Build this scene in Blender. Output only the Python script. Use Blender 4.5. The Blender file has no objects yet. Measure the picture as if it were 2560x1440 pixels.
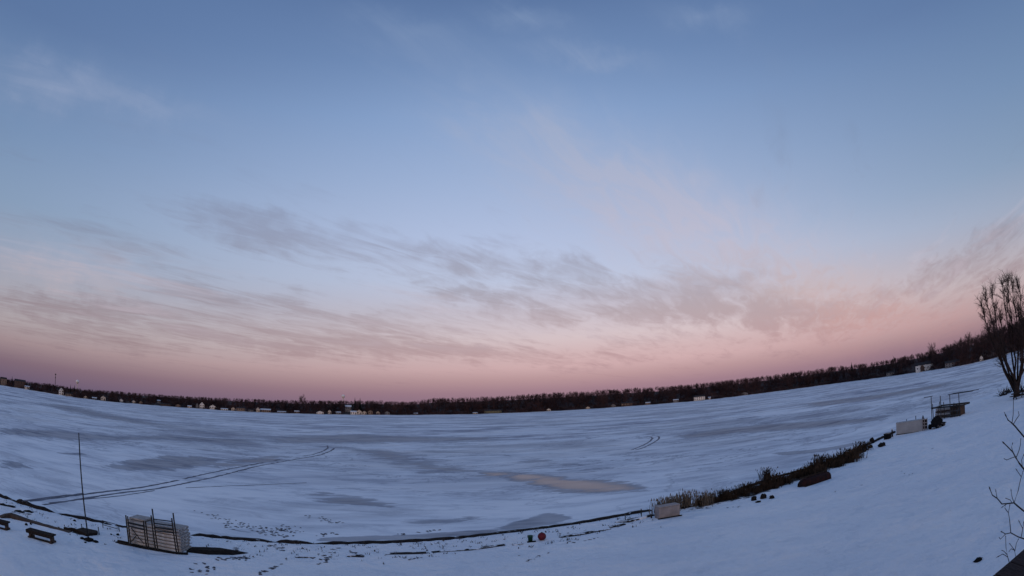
import bpy, math, random
import numpy as np
from mathutils import Vector, Matrix
R = math.radians
S = bpy.context.scene
C = S.collection

# ------------------------------------------------------------------ camera (wide security-camera lens, equisolid)
CAM_H = 7.0
PITCH, ROLL, FPX = R(12.74), R(2.07), 1340.0
c_, s_ = math.cos(ROLL), math.sin(ROLL)
_r0 = np.array([1, 0, 0.]); _u0 = np.array([0, -math.sin(PITCH), math.cos(PITCH)])
FW = np.array([0, math.cos(PITCH), math.sin(PITCH)])
RT = c_ * _r0 - s_ * _u0; UP = s_ * _r0 + c_ * _u0
cam = bpy.data.cameras.new('camera'); camo = bpy.data.objects.new('camera', cam); C.objects.link(camo)
cam.type = 'PANO'; cam.panorama_type = 'FISHEYE_EQUISOLID'
cam.sensor_fit = 'HORIZONTAL'; cam.sensor_width = 36.0
cam.fisheye_lens = FPX / 2560 * 36.0; cam.fisheye_fov = R(300)
cam.clip_start = 0.05; cam.clip_end = 30000
camo.matrix_world = Matrix(((RT[0], UP[0], -FW[0], 0), (RT[1], UP[1], -FW[1], 0), (RT[2], UP[2], -FW[2], CAM_H), (0, 0, 0, 1)))
S.camera = camo

# ------------------------------------------------------------------ world: dusk sky, sun just set behind the camera
def lin(r, g, b):
    f = lambda v: (v / 255 / 12.92) if v / 255 <= 0.04045 else ((v / 255 + 0.055) / 1.055) ** 2.4
    return (f(r), f(g), f(b), 1.0)
W = bpy.data.worlds.new('World'); S.world = W; W.use_nodes = True
nt = W.node_tree; nt.nodes.clear()
class NT:
    def __init__(s, t): s.t = t
    def n(s, kind, **kw):
        o = s.t.nodes.new(kind)
        for k, v in kw.items(): setattr(o, k, v)
        return o
    def l(s, a, b): s.t.links.new(a, b)
    def setin(s, sock, v):
        if isinstance(v, bpy.types.NodeSocket): s.l(v, sock)
        else: sock.default_value = v
    def m(s, op, a, b=None, c=None, clamp=False):
        o = s.n('ShaderNodeMath', operation=op); o.use_clamp = clamp
        s.setin(o.inputs[0], a)
        if b is not None: s.setin(o.inputs[1], b)
        if c is not None: s.setin(o.inputs[2], c)
        return o.outputs[0]
    def vm(s, op, a, b=None):
        o = s.n('ShaderNodeVectorMath', operation=op); s.setin(o.inputs[0], a)
        if b is not None: s.setin(o.inputs[1], b)
        return o.outputs['Value'] if op in ('DOT_PRODUCT', 'LENGTH') else o.outputs[0]
    def mix(s, f, a, b, mode='MIX'):
        o = s.n('ShaderNodeMix', data_type='RGBA', blend_type=mode); s.setin(o.inputs[0], f); s.setin(o.inputs[6], a); s.setin(o.inputs[7], b)
        return o.outputs[2]
    def noise(s, v, scale, detail=4, rough=.5, dist=0):
        o = s.n('ShaderNodeTexNoise'); s.setin(o.inputs['Vector'], v); o.inputs['Scale'].default_value = scale
        o.inputs['Detail'].default_value = detail; o.inputs['Roughness'].default_value = rough; o.inputs['Distortion'].default_value = dist
        return o.outputs[0]
    def mapping(s, v, loc=(0, 0, 0), rot=(0, 0, 0), sc=(1, 1, 1), kind='POINT'):
        o = s.n('ShaderNodeMapping', vector_type=kind); s.setin(o.inputs[0], v)
        o.inputs[1].default_value = loc; o.inputs[2].default_value = rot; o.inputs[3].default_value = sc
        return o.outputs[0]
    def ramp(s, f, stops, interp='LINEAR'):
        o = s.n('ShaderNodeValToRGB'); cr = o.color_ramp; cr.interpolation = interp; s.setin(o.inputs[0], f)
        while len(cr.elements) < len(stops): cr.elements.new(0.5)
        for e, (p, col) in zip(cr.elements, stops):
            e.position = p; e.color = col if len(col) == 4 else (*col, 1)
        return o.outputs[0]
    def xyz(s, v):
        o = s.n('ShaderNodeSeparateXYZ'); s.l(v, o.inputs[0]); return o.outputs
    def comb(s, x, y, z=0.0):
        o = s.n('ShaderNodeCombineXYZ'); s.setin(o.inputs[0], x); s.setin(o.inputs[1], y); s.setin(o.inputs[2], z); return o.outputs[0]
    def mr(s, v, a, b, c=0.0, d=1.0, smooth=True):
        o = s.n('ShaderNodeMapRange'); o.interpolation_type = 'SMOOTHSTEP' if smooth else 'LINEAR'
        s.setin(o.inputs[0], v)
        for i, q in enumerate((a, b, c, d)): o.inputs[i + 1].default_value = q
        return o.outputs[0]

def pdir(px, py):
    dx, dy = px - 1280.0, 720.0 - py
    r = math.hypot(dx, dy) or 1e-9
    th = 2 * math.asin(r / (2 * FPX)); s = math.sin(th) / r
    return RT * dx * s + UP * dy * s + FW * math.cos(th)
def azel(px, py):
    d = pdir(px, py); return math.degrees(math.atan2(d[0], d[1])), math.degrees(math.asin(d[2]))

w = NT(nt)
tc = w.n('ShaderNodeTexCoord').outputs['Generated']
dx_, dy_, dz_ = w.xyz(tc)[:3]
el = w.m('MULTIPLY', w.m('ARCSINE', dz_), 57.29578)
az = w.m('MULTIPLY', w.m('ARCTAN2', dx_, dy_), 57.29578)
elp = w.m('DIVIDE', w.m('MAXIMUM', el, 0.0), 60.0, clamp=True)
def st(el_, *rgb): return (el_ / 60, lin(*rgb))
centre = w.ramp(elp, [st(0, 144, 114, 136), st(1.6, 160, 128, 143), st(2.9, 184, 150, 157), st(4.2, 207, 173, 178), st(5.5, 209, 180, 185), st(7.2, 213, 194, 200), st(10, 200, 192, 206),
                      st(13.5, 189, 198, 224), st(18, 177, 191, 223), st(24, 158, 178, 214), st(31, 135, 162, 204), st(37, 112, 140, 184), st(44, 91, 118, 163), st(60, 92, 121, 168)])
side = w.ramp(elp, [st(0, 98, 88, 114), st(2, 118, 100, 118), st(4, 152, 134, 142), st(6, 165, 157, 164), st(9, 160, 161, 175), st(12, 143, 156, 179), st(17, 121, 147, 177),
                    st(24, 106, 135, 173), st(34, 86, 113, 157), st(60, 92, 121, 168)])
daz = w.m('SUBTRACT', az, w.mr(el, 20, 6, 0, 14))
wside = w.m('SUBTRACT', 1.0, w.m('EXPONENT', w.m('MULTIPLY', w.m('MULTIPLY', daz, daz), -1 / (2 * 33.0 ** 2))))
base = w.mix(wside, centre, side)
# afterglow round the set sun, behind the camera
glow = w.ramp(elp, [st(0, 236, 168, 122), st(6, 240, 190, 150), st(14, 226, 206, 196), st(26, 180, 194, 216), st(42, 118, 146, 190), st(60, 92, 121, 168)])
base = w.mix(w.mr(w.m('ABSOLUTE', w.m('SUBTRACT', 180.0, w.m('ABSOLUTE', az))), 95, 25), base, glow)
# clouds: streaks on a high flat layer, drifting towards the right-hand horizon
pl = w.vm('DIVIDE', tc, w.comb(*(w.m('ADD', w.m('MAXIMUM', dz_, 0.0), 0.07),) * 3))
plr = w.mapping(pl, rot=(0, 0, R(34)))
streak = w.noise(w.mapping(plr, sc=(1.7, 0.50, 1)), 1.5, 6, .55, .9)
fine = w.noise(w.mapping(plr, loc=(3, 1, 0), sc=(2.6, 0.75, 1)), 3.0, 6, .6, 1.2)
warp1 = w.noise(tc, 9.0, 4, .6); warp2 = w.noise(w.vm('ADD', tc, (5.2, 1.3, 2.1)), 11.0, 4, .6)
azw = w.m('ADD', az, w.m('MULTIPLY', w.m('SUBTRACT', warp1, .5), 9.0))
elw = w.m('ADD', el, w.m('MULTIPLY', w.m('SUBTRACT', warp2, .5), 6.0))
sky2 = w.comb(azw, elw)
def blobs(lst):
    tot = None
    for (x0, y0, x1, y1, th, amp) in lst:
        a0, e0 = azel(x0, y0); a1, e1 = azel(x1, y1)
        ln = math.hypot(a1 - a0, e1 - e0) / 2 * 1.05; ang = math.atan2(e1 - e0, a1 - a0)
        v = w.mapping(sky2, loc=((a0 + a1) / 2, (e0 + e1) / 2, 0), rot=(0, 0, ang), sc=(ln, th / 2 / 23.4, 1), kind='TEXTURE')
        g = w.m('MULTIPLY', w.m('EXPONENT', w.m('MULTIPLY', w.vm('DOT_PRODUCT', v, v), -0.9)), amp)
        tot = g if tot is None else w.m('ADD', tot, g)
    return tot
dark = blobs([(200, 480, 760, 600, 120, .55), (500, 510, 920, 650, 80, .6), (340, 690, 800, 800, 120, .75), (700, 780, 1180, 840, 110, .6),
              (-80, 725, 420, 785, 60, .85), (900, 590, 1360, 680, 90, .7), (1250, 650, 1850, 750, 100, .78), (1020, 704, 1480, 785, 52, .85),
              (1380, 770, 1950, 795, 90, .7), (1680, 660, 2080, 760, 170, .5), (1750, 790, 2250, 775, 80, .5), (2160, 745, 2600, 560, 60, .7),
              (2360, 730, 2620, 620, 50, .7), (0, 805, 600, 865, 70, .7), (500, 830, 1300, 885, 70, .6), (1000, 880, 1900, 885, 50, .45)])
cl = w.m('ADD', dark, w.m('ADD', w.m('MULTIPLY', w.m('SUBTRACT', streak, .5), 2.3), w.m('MULTIPLY', w.m('SUBTRACT', fine, .5), 1.5)))
cl = w.m('MULTIPLY', w.mr(cl, .12, 1.25, 0, .82), w.mr(el, 32, 18, .25, 1))
ccol_c = w.ramp(elp, [st(0, 140, 110, 128), st(5, 184, 150, 157), st(9, 176, 157, 165), st(13, 160, 157, 173), st(18, 153, 158, 183), st(26, 134, 150, 182)])
ccol_s = w.ramp(elp, [st(0, 96, 88, 112), st(5, 138, 120, 130), st(8, 140, 126, 137), st(13, 126, 130, 150), st(18, 116, 131, 160), st(26, 106, 127, 162)])
sky = w.mix(cl, base, w.mix(wside, ccol_c, ccol_s))
veil = blobs([(1260, 320, 1950, 640, 230, 1.0), (1240, 20, 1400, 60, 60, .45), (1330, 120, 1580, 150, 50, .40), (1680, 30, 1850, 50, 60, .35), (880, 40, 1150, 90, 70, .25), (250, 240, 520, 290, 60, .2), (1100, 300, 1400, 330, 60, .25),
              (1900, 690, 2300, 800, 120, .4), (0, 180, 280, 230, 100, .35), (900, 100, 1250, 160, 70, .12), (2000, 830, 2480, 760, 90, .35), (0, 640, 300, 700, 60, .4)])
veil = w.m('MULTIPLY', veil, w.mr(fine, .3, .7, .45, 1.1))
vcol = w.ramp(elp, [st(0, 178, 132, 142), st(6, 200, 158, 158), st(10, 205, 182, 184), st(16, 193, 188, 206), st(28, 166, 176, 203), st(45, 130, 154, 190)])
sky = w.mix(w.m('MINIMUM', veil, .8), sky, vcol)
hl = w.m('MULTIPLY', w.mr(streak, .52, .72, 0, 1), w.m('MULTIPLY', w.mr(el, 5, 9, 0, 1), w.mr(el, 16, 11, 0, .35)))
sky = w.mix(hl, sky, lin(206, 196, 210))
nish = w.n('ShaderNodeTexSky', sky_type='NISHITA'); nish.sun_disc = False
nish.sun_elevation = R(1.0); nish.sun_rotation = R(188); nish.air_density = 1.0; nish.dust_density = 1.0
bg1 = w.n('ShaderNodeBackground'); w.l(sky, bg1.inputs[0]); bg1.inputs[1].default_value = 0.96
bg2 = w.n('ShaderNodeBackground'); w.l(nish.outputs[0], bg2.inputs[0]); bg2.inputs[1].default_value = 0.02
ad = w.n('ShaderNodeAddShader'); w.l(bg1.outputs[0], ad.inputs[0]); w.l(bg2.outputs[0], ad.inputs[1])
wo = w.n('ShaderNodeOutputWorld'); w.l(ad.outputs[0], wo.inputs[0])

sun = bpy.data.lights.new('sun', 'SUN'); sun.energy = 0.4; sun.angle = R(25); sun.color = (1, .72, .62)
suno = bpy.data.objects.new('sun', sun); C.objects.link(suno)
suno.rotation_euler = Vector((math.sin(R(188)) * -1, math.cos(R(188)) * -1, -math.tan(R(4)))).to_track_quat('-Z', 'Y').to_euler()

S.view_settings.view_transform = 'Standard'; S.view_settings.look = 'None'
S.view_settings.exposure = 0.0; S.view_settings.gamma = 1.0; S.view_settings.use_curve_mapping = False
S.cycles.use_denoising = True; S.cycles.max_bounces = 5; S.cycles.diffuse_bounces = 2; S.cycles.glossy_bounces = 2

# ------------------------------------------------------------------ helpers
rng = np.random.default_rng(11); random.seed(11)
class MB:
    def __init__(s): s.v = []; s.f = []; s.n = 0
    def add(s, v, f):
        v = np.asarray(v, float).reshape(-1, 3); s.v.append(v)
        s.f += [tuple(int(i) + s.n for i in q) for q in f]; s.n += len(v)
    def box(s, c, size, rz=0.0, M=None, taper=1.0):
        x, y, z = (q / 2 for q in size)
        v = np.array([(-x, -y, -z), (x, -y, -z), (x, y, -z), (-x, y, -z), (-x * taper, -y * taper, z), (x * taper, -y * taper, z), (x * taper, y * taper, z), (-x * taper, y * taper, z)])
        if rz: v = v @ np.array([[math.cos(rz), math.sin(rz), 0], [-math.sin(rz), math.cos(rz), 0], [0, 0, 1]])
        if M is not None: v = v @ np.asarray(M).T
        s.add(v + np.asarray(c), [(3, 2, 1, 0), (4, 5, 6, 7), (0, 1, 5, 4), (1, 2, 6, 5), (2, 3, 7, 6), (3, 0, 4, 7)])
    def bar(s, a, b, w, h=None):
        a, b = np.asarray(a, float), np.asarray(b, float); h = h or w
        d = b - a; L = np.linalg.norm(d); d /= L
        side = np.cross(d, (0, 0, 1)); side = np.array([1., 0, 0]) if np.linalg.norm(side) < 1e-4 else side / np.linalg.norm(side)
        up = np.cross(side, d)
        s.box((a + b) / 2, (w, L, h), M=np.stack([side, d, up], 1))
    def tube(s, pts, rad, n=6, cap=True):
        pts = np.asarray(pts, float); k = len(pts); rad = np.broadcast_to(np.asarray(rad, float), (k,))
        base = s.n; vs = []
        for i in range(k):
            t = pts[min(i + 1, k - 1)] - pts[max(i - 1, 0)]; t = t / (np.linalg.norm(t) + 1e-9)
            a = np.cross(t, (0.13, 0.2, 1.0) if abs(t[2]) < .9 else (1, 0.1, 0)); a /= np.linalg.norm(a); b = np.cross(t, a)
            th = np.arange(n) * 2 * math.pi / n
            vs.append(pts[i] + rad[i] * (np.outer(np.cos(th), a) + np.outer(np.sin(th), b)))
        f = [(i * n + j, i * n + (j + 1) % n, (i + 1) * n + (j + 1) % n, (i + 1) * n + j) for i in range(k - 1) for j in range(n)]
        if cap: f += [tuple(range(n))[::-1], tuple((k - 1) * n + j for j in range(n))]
        s.add(np.concatenate(vs), f)
    def build(s, name, mat, parent=None, smooth=False, loc=None, rz=0):
        me = bpy.data.meshes.new(name); me.from_pydata(np.concatenate(s.v).tolist(), [], s.f); me.update()
        me.materials.append(mat)
        if smooth: me.polygons.foreach_set('use_smooth', [True] * len(me.polygons))
        o = bpy.data.objects.new(name, me); C.objects.link(o); o.parent = parent
        if loc is not None: o.location = loc
        o.rotation_euler.z = rz
        return o
def mesh_np(name, V, F, mat, parent=None, smooth=False):
    """F: (n,3) or (n,4) int array"""
    V = np.asarray(V, np.float32); F = np.asarray(F, np.int32); k = F.shape[1]
    me = bpy.data.meshes.new(name); me.vertices.add(len(V)); me.vertices.foreach_set('co', V.ravel())
    me.loops.add(F.size); me.loops.foreach_set('vertex_index', F.ravel())
    me.polygons.add(len(F)); me.polygons.foreach_set('loop_start', np.arange(0, F.size, k, dtype=np.int32))
    me.polygons.foreach_set('use_smooth', np.full(len(F), smooth)); me.update(calc_edges=True); me.validate()
    me.materials.append(mat)
    o = bpy.data.objects.new(name, me); C.objects.link(o); o.parent = parent
    return o
def tag(o, label=None, cat=None, group=None, kind=None):
    if label: o['label'] = label
    if cat: o['category'] = cat
    if group: o['group'] = group
    if kind: o['kind'] = kind
    return o
def empty(name, loc, rz=0.0):
    o = bpy.data.objects.new(name, None); C.objects.link(o); o.location = loc; o.rotation_euler.z = rz; o.empty_display_size = .3
    return o
def copy_tree(o, parent=None):
    c = o.copy(); C.objects.link(c); c.parent = parent
    for ch in o.children: copy_tree(ch, c)
    return c

# ------------------------------------------------------------------ materials
def mat(name, col, rough=.8, col2=None, scale=8.0, spec=.3, metal=0.0, bump=0.0, stretch=(1, 1, 1), detail=4):
    m = bpy.data.materials.new(name); m.use_nodes = True; t = NT(m.node_tree); p = m.node_tree.nodes['Principled BSDF']
    p.inputs['Roughness'].default_value = rough; p.inputs['Metallic'].default_value = metal; p.inputs['Specular IOR Level'].default_value = spec
    oc = t.mapping(t.n('ShaderNodeTexCoord').outputs['Object'], sc=stretch)
    nz = t.noise(oc, scale, detail, .6)
    col2 = col2 or tuple(q * .6 for q in col)
    t.l(t.mix(t.mr(nz, .32, .68), (*col, 1), (*col2, 1)), p.inputs['Base Color'])
    if bump:
        b = t.n('ShaderNodeBump'); b.inputs['Strength'].default_value = bump; b.inputs['Distance'].default_value = .02
        t.l(t.noise(oc, scale * 3, 4), b.inputs['Height']); t.l(b.outputs[0], p.inputs['Normal'])
    return m
M = {}
M['dark_wood'] = mat('dark_wood', (.030, .023, .020), .85, (.012, .010, .010), 10, bump=.4, spec=.08, stretch=(1, 1, 4))
M['brown_wood'] = mat('brown_wood', (.075, .050, .038), .85, (.035, .024, .020), 9, bump=.4)
M['earth'] = mat('earth', (.018, .016, .015), .95, (.007, .0065, .007), 5, bump=.5, spec=.08)
M['alu'] = mat('weathered_aluminium', (.50, .515, .53), .7, (.31, .315, .33), 4, spec=.3)
M['deck'] = mat('weathered_deck', (.36, .35, .35), .8, (.22, .21, .21), 7, bump=.2)
M['dark_metal'] = mat('dark_metal', (.018, .020, .022), .5, (.010, .010, .012), 12, metal=.3)
M['galv'] = mat('galvanised', (.07, .075, .085), .6, (.04, .04, .05), 12, metal=.2)
M['white_plastic'] = mat('white_plastic', (.27, .245, .245), .6, (.18, .165, .17), 2.2, spec=.15)
M['grey_panel'] = mat('grey_panel', (.29, .31, .33), .7, (.24, .255, .275), 1.2, spec=.15)
M['tarp'] = mat('tarp', (.010, .011, .013), .9, (.005, .005, .007), 5, bump=.5, spec=.05)
M['green_plastic'] = mat('green_plastic', (.012, .065, .045), .5, (.008, .045, .03), 6)
M['red_vinyl'] = mat('red_vinyl', (.11, .010, .020), .5, (.07, .007, .014), 3, spec=.2)
M['maroon'] = mat('maroon_hull', (.026, .010, .010), .7, (.010, .007, .009), 4, spec=.08)
M['bark'] = mat('bark', (.040, .030, .027), .9, (.016, .012, .012), 6, bump=.4, spec=.08)
M['twig'] = mat('twig', (.075, .048, .042), .9, (.035, .024, .024), 4, spec=.08)
M['forest'] = mat('forest_twigs', (.078, .046, .046), .95, (.026, .018, .021), .05, spec=.05)
M['shrub_twig'] = mat('shrub_twig', (.022, .018, .022), .8, (.012, .010, .012), 20)
M['spruce'] = mat('spruce_needles', (.012, .018, .014), .95, (.007, .010, .008), 2)
M['dry_grass'] = mat('dry_grass', (.052, .037, .027), .95, (.016, .013, .012), 1.6, spec=.05)
M['dry_grass2'] = mat('dry_grass_pale', (.16, .13, .10), .95, (.06, .05, .042), 2)
M['litter'] = mat('forest_floor', (.020, .016, .015), .95, (.010, .009, .010), .08)
M['roof_dark'] = mat('roof_shingle', (.035, .030, .032), .9, (.02, .018, .02), 1.5)
M['roof_snow'] = mat('roof_snow', (.62, .64, .68), .9, (.50, .52, .56), .8)
M['wall_white'] = mat('white_siding', (.80, .76, .71), .8, (.70, .66, .62), .8)
M['wall_cream'] = mat('cream_siding', (.62, .53, .44), .8, (.52, .45, .38), .8)
M['wall_tan'] = mat('tan_siding', (.26, .19, .15), .8, (.20, .15, .12), .8)
M['wall_brown'] = mat('brown_siding', (.10, .065, .05), .85, (.07, .045, .04), .8)
M['wall_grey'] = mat('grey_siding', (.20, .20, .21), .8, (.15, .15, .16), .8)
M['wall_olive'] = mat('olive_siding', (.16, .16, .10), .85, (.11, .12, .08), .8)
M['glass'] = mat('window_glass', (.012, .013, .017), .15, (.008, .009, .012), 1, spec=.6)
M['shingle'] = mat('near_shingle', (.020, .013, .017), .9, (.009, .006, .009), 30, bump=.5)

# snow on the bank
def snow_mat():
    m = bpy.data.materials.new('bank_snow'); m.use_nodes = True; t = NT(m.node_tree); p = m.node_tree.nodes['Principled BSDF']
    p.inputs['Roughness'].default_value = .75; p.inputs['Specular IOR Level'].default_value = .25
    g = t.n('ShaderNodeTexCoord').outputs['Object']
    big = t.noise(g, .12, 3, .5); mid = t.noise(g, .9, 5, .6)
    col = t.mix(t.mr(big, .35, .65), (.74, .79, .86, 1), (.80, .84, .89, 1))
    col = t.mix(t.mr(mid, .50, .70, 0, .55), col, (.64, .70, .78, 1))
    at = t.n('ShaderNodeAttribute', attribute_name='bare'); bn = t.noise(g, 2.2, 6, .65)
    f = t.mr(t.m('ADD', at.outputs['Fac'], t.m('MULTIPLY', t.m('SUBTRACT', bn, .5), .9)), .45, .62)
    t.l(t.mix(f, col, (.03, .026, .024, 1)), p.inputs['Base Color'])
    b = t.n('ShaderNodeBump'); b.inputs['Strength'].default_value = 1.0; b.inputs['Distance'].default_value = .42
    t.l(t.m('ADD', t.m('MULTIPLY', t.noise(g, 1.6, 7, .62), .7), t.m('MULTIPLY', t.noise(g, .35, 3), 2.4)), b.inputs['Height']); t.l(b.outputs[0], p.inputs['Normal'])
    return m
M['snow'] = snow_mat()
# wind-scoured lake ice: snow streaks over grey ice
def ice_mat():
    m = bpy.data.materials.new('lake_ice'); m.use_nodes = True; t = NT(m.node_tree); p = m.node_tree.nodes['Principled BSDF']
    g = t.n('ShaderNodeTexCoord').outputs['Object']
    gx, gy, gz = t.xyz(g)[:3]
    gr = t.mapping(g, rot=(0, 0, R(-6)))
    broad = t.noise(t.mapping(gr, sc=(.026, .030, 1)), 1.0, 8, .60, .3)
    broad2 = t.noise(t.mapping(gr, loc=(9, 3, 0), sc=(.0065, .0085, 1)), 1.0, 8, .62, .5)
    strk = t.noise(t.mapping(gr, loc=(40, 7, 0), sc=(.075, .13, 1)), 1.0, 7, .62, .4)
    thin = t.noise(t.mapping(gr, loc=(11, 90, 0), sc=(.11, .24, 1)), 1.0, 6, .62, .6)
    thin2 = t.noise(t.mapping(gr, loc=(31, 20, 0), sc=(.028, .05, 1)), 1.0, 7, .64, .5)
    fine = t.noise(t.mapping(gr, sc=(.35, .9, 1)), 1.0, 5, .6)
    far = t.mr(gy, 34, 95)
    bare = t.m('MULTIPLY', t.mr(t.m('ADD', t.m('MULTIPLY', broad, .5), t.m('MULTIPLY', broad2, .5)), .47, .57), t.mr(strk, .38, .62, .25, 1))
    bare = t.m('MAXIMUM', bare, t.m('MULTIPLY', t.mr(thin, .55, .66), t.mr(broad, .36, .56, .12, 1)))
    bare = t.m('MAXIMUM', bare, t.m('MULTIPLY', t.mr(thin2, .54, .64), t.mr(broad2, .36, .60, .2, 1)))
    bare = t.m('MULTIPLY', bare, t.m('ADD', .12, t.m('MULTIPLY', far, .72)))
    at = t.n('ShaderNodeAttribute', attribute_name='bare'); wet = t.n('ShaderNodeAttribute', attribute_name='wet')
    pn = t.noise(t.mapping(gr, loc=(5, 5, 0), sc=(.13, .40, 1)), 1.0, 7, .66, .8)
    nzp = t.m('ADD', t.m('MULTIPLY', t.m('SUBTRACT', fine, .5), 1.4), t.m('ADD', t.m('MULTIPLY', t.m('SUBTRACT', pn, .5), 2.6), t.m('MULTIPLY', t.m('SUBTRACT', thin, .5), .8)))
    av = t.mr(t.m('ADD', at.outputs['Fac'], t.m('MULTIPLY', nzp, t.mr(at.outputs['Fac'], 0, .25, 0, .9))), .32, .80)
    bare = t.m('MAXIMUM', bare, av)
    bright = t.m('MULTIPLY', t.mr(t.noise(t.mapping(gr, loc=(70, 20, 0), sc=(.03, .09, 1)), 1.0, 7, .66, .4), .55, .64), t.mr(gy, 60, 160))
    snow = t.mix(t.mr(fine, .3, .7), (.73, .78, .85, 1), (.79, .83, .88, 1))
    
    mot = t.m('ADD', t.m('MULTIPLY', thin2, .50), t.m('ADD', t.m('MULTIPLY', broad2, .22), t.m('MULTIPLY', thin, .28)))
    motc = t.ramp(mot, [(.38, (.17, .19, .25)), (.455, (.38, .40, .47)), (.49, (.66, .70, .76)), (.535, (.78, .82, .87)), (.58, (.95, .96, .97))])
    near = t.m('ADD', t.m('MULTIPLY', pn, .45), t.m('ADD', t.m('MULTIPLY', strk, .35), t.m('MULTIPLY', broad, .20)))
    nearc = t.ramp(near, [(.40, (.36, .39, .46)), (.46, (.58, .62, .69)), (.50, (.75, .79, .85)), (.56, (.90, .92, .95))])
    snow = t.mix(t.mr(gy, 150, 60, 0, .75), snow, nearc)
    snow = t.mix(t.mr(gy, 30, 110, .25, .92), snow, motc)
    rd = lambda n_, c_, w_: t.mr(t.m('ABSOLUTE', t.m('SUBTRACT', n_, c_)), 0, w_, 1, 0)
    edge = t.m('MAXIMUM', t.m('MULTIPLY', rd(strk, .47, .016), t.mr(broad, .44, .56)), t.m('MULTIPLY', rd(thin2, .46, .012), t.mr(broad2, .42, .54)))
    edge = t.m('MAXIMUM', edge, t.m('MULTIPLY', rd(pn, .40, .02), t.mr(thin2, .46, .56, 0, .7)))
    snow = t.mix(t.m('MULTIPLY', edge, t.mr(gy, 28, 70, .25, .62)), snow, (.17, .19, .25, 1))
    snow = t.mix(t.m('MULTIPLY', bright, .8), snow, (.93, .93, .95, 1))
    ice = t.mix(t.mr(t.m('ADD', t.m('MULTIPLY', strk, .6), t.m('MULTIPLY', thin, .4)), .42, .58), (.13, .15, .20, 1), (.40, .41, .45, 1))
    ice = t.mix(t.mr(pn, .38, .62, 0, .75), ice, (.46, .47, .51, 1))
    ice = t.mix(wet.outputs['Fac'], ice, t.mix(t.mr(pn, .35, .65), (.10, .09, .105, 1), (.22, .195, .20, 1)))
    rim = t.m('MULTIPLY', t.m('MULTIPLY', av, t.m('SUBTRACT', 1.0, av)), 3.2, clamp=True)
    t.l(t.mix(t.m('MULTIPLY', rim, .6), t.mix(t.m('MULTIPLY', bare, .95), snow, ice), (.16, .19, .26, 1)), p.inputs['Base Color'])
    glossy = t.m('MULTIPLY', bare, t.m('MULTIPLY', wet.outputs['Fac'], 1.0))
    t.l(t.mr(glossy, 0, 1, .78, .28, False), p.inputs['Roughness']); p.inputs['IOR'].default_value = 1.31
    t.l(t.mr(glossy, 0, 1, .12, .34, False), p.inputs['Specular IOR Level'])
    b = t.n('ShaderNodeBump'); b.inputs['Distance'].default_value = .05
    t.l(t.mr(bare, 0, 1, .5, .06, False), b.inputs['Strength'])
    t.l(t.m('ADD', fine, t.noise(g, 2.0, 4)), b.inputs['Height']); t.l(b.outputs[0], p.inputs['Normal'])
    return m
M['ice'] = ice_mat()
def snowy(name, a, b, cover):
    m = mat(name, a, .95, b, 6, bump=.5, spec=.06); t = NT(m.node_tree); p = m.node_tree.nodes['Principled BSDF']
    old = p.inputs['Base Color'].links[0].from_socket; g = t.n('ShaderNodeTexCoord').outputs['Object']
    nz = t.noise(g, 1.1, 6, .68); up = t.xyz(t.n('ShaderNodeNewGeometry').outputs['Normal'])[2]
    f = t.mr(t.m('ADD', nz, t.m('MULTIPLY', up, .10)), cover, cover + .07)
    t.l(t.mix(f, old, (.72, .76, .82, 1)), p.inputs['Base Color']); return m
M['shore_earth'] = snowy('shore_earth', (.034, .028, .026), (.012, .011, .012), .69)
M['buried'] = snowy('buried_timber', (.030, .026, .026), (.012, .011, .012), .56)
M['track'] = mat('slush_track', (.13, .15, .20), .6, (.06, .07, .10), .8, spec=.08)
M['footprint'] = mat('footprint_slush', (.10, .105, .13), .7, (.035, .036, .05), 2, spec=.08)

# ------------------------------------------------------------------ terrain layout
SHORE_PX = [(0, 1238), (110, 1272), (300, 1312), (470, 1333), (680, 1351), (830, 1356), (1050, 1350), (1250, 1331), (1450, 1305), (1625, 1276), (1700, 1262), (1860, 1222),
            (1990, 1180), (2090, 1150), (2150, 1120), (2230, 1085), (2320, 1050), (2420, 1005), (2500, 975)]
def on_z(px, py, z):
    d = pdir(px, py); t = (z - CAM_H) / d[2]; return np.array([d[0] * t, d[1] * t, z])
_sh = np.array([on_z(*q, .3)[:2] for q in SHORE_PX])
_sx = np.concatenate([[-400, -120, -60], _sh[:, 0], [130, 220, 420, 640]]); _sy = np.concatenate([[-90, -8, 9.5], _sh[:, 1], [80, 118, 205, 300]])
def shore_y(x): return np.interp(x, _sx, _sy)
def lump(x, y): return .035 * np.sin(x * .9 + 1.3 * np.sin(y * .5)) + .03 * np.sin(y * 1.3 + x * .37) + .05 * np.sin(x * .21 + 2) * np.sin(y * .27)
def bank_z(x, y):
    d = (shore_y(x) - y) * .93
    return np.where(d < 0, np.maximum(.22 + d * 1.6, -.7), .22 + .05 * np.minimum(d, 60)) + np.where(d > .3, lump(x, y), 0)
def gp(px, py, lift=0.0):
    """where the sight line through a photo point meets the bank"""
    d = pdir(px, py); lo, hi = 2.0, 400.0
    t = lo; step = .4
    while t < hi:
        q = d * t
        if CAM_H + q[2] < max(float(bank_z(q[0], q[1])), 0.0): break
        t += step
    a, b = t - step, t
    for _ in range(24):
        mth = (a + b) / 2; q = d * mth
        if CAM_H + q[2] < max(float(bank_z(q[0], q[1])), 0.0): b = mth
        else: a = mth
    q = d * b
    return np.array([q[0], q[1], CAM_H + q[2] + lift])
def ice_pt(px, py): return on_z(px, py, 0.0)
def px_m(p, px=1.0):  # metres spanned by px photo pixels at point p
    return px / FPX * math.dist(p, (0, 0, CAM_H))

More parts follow.
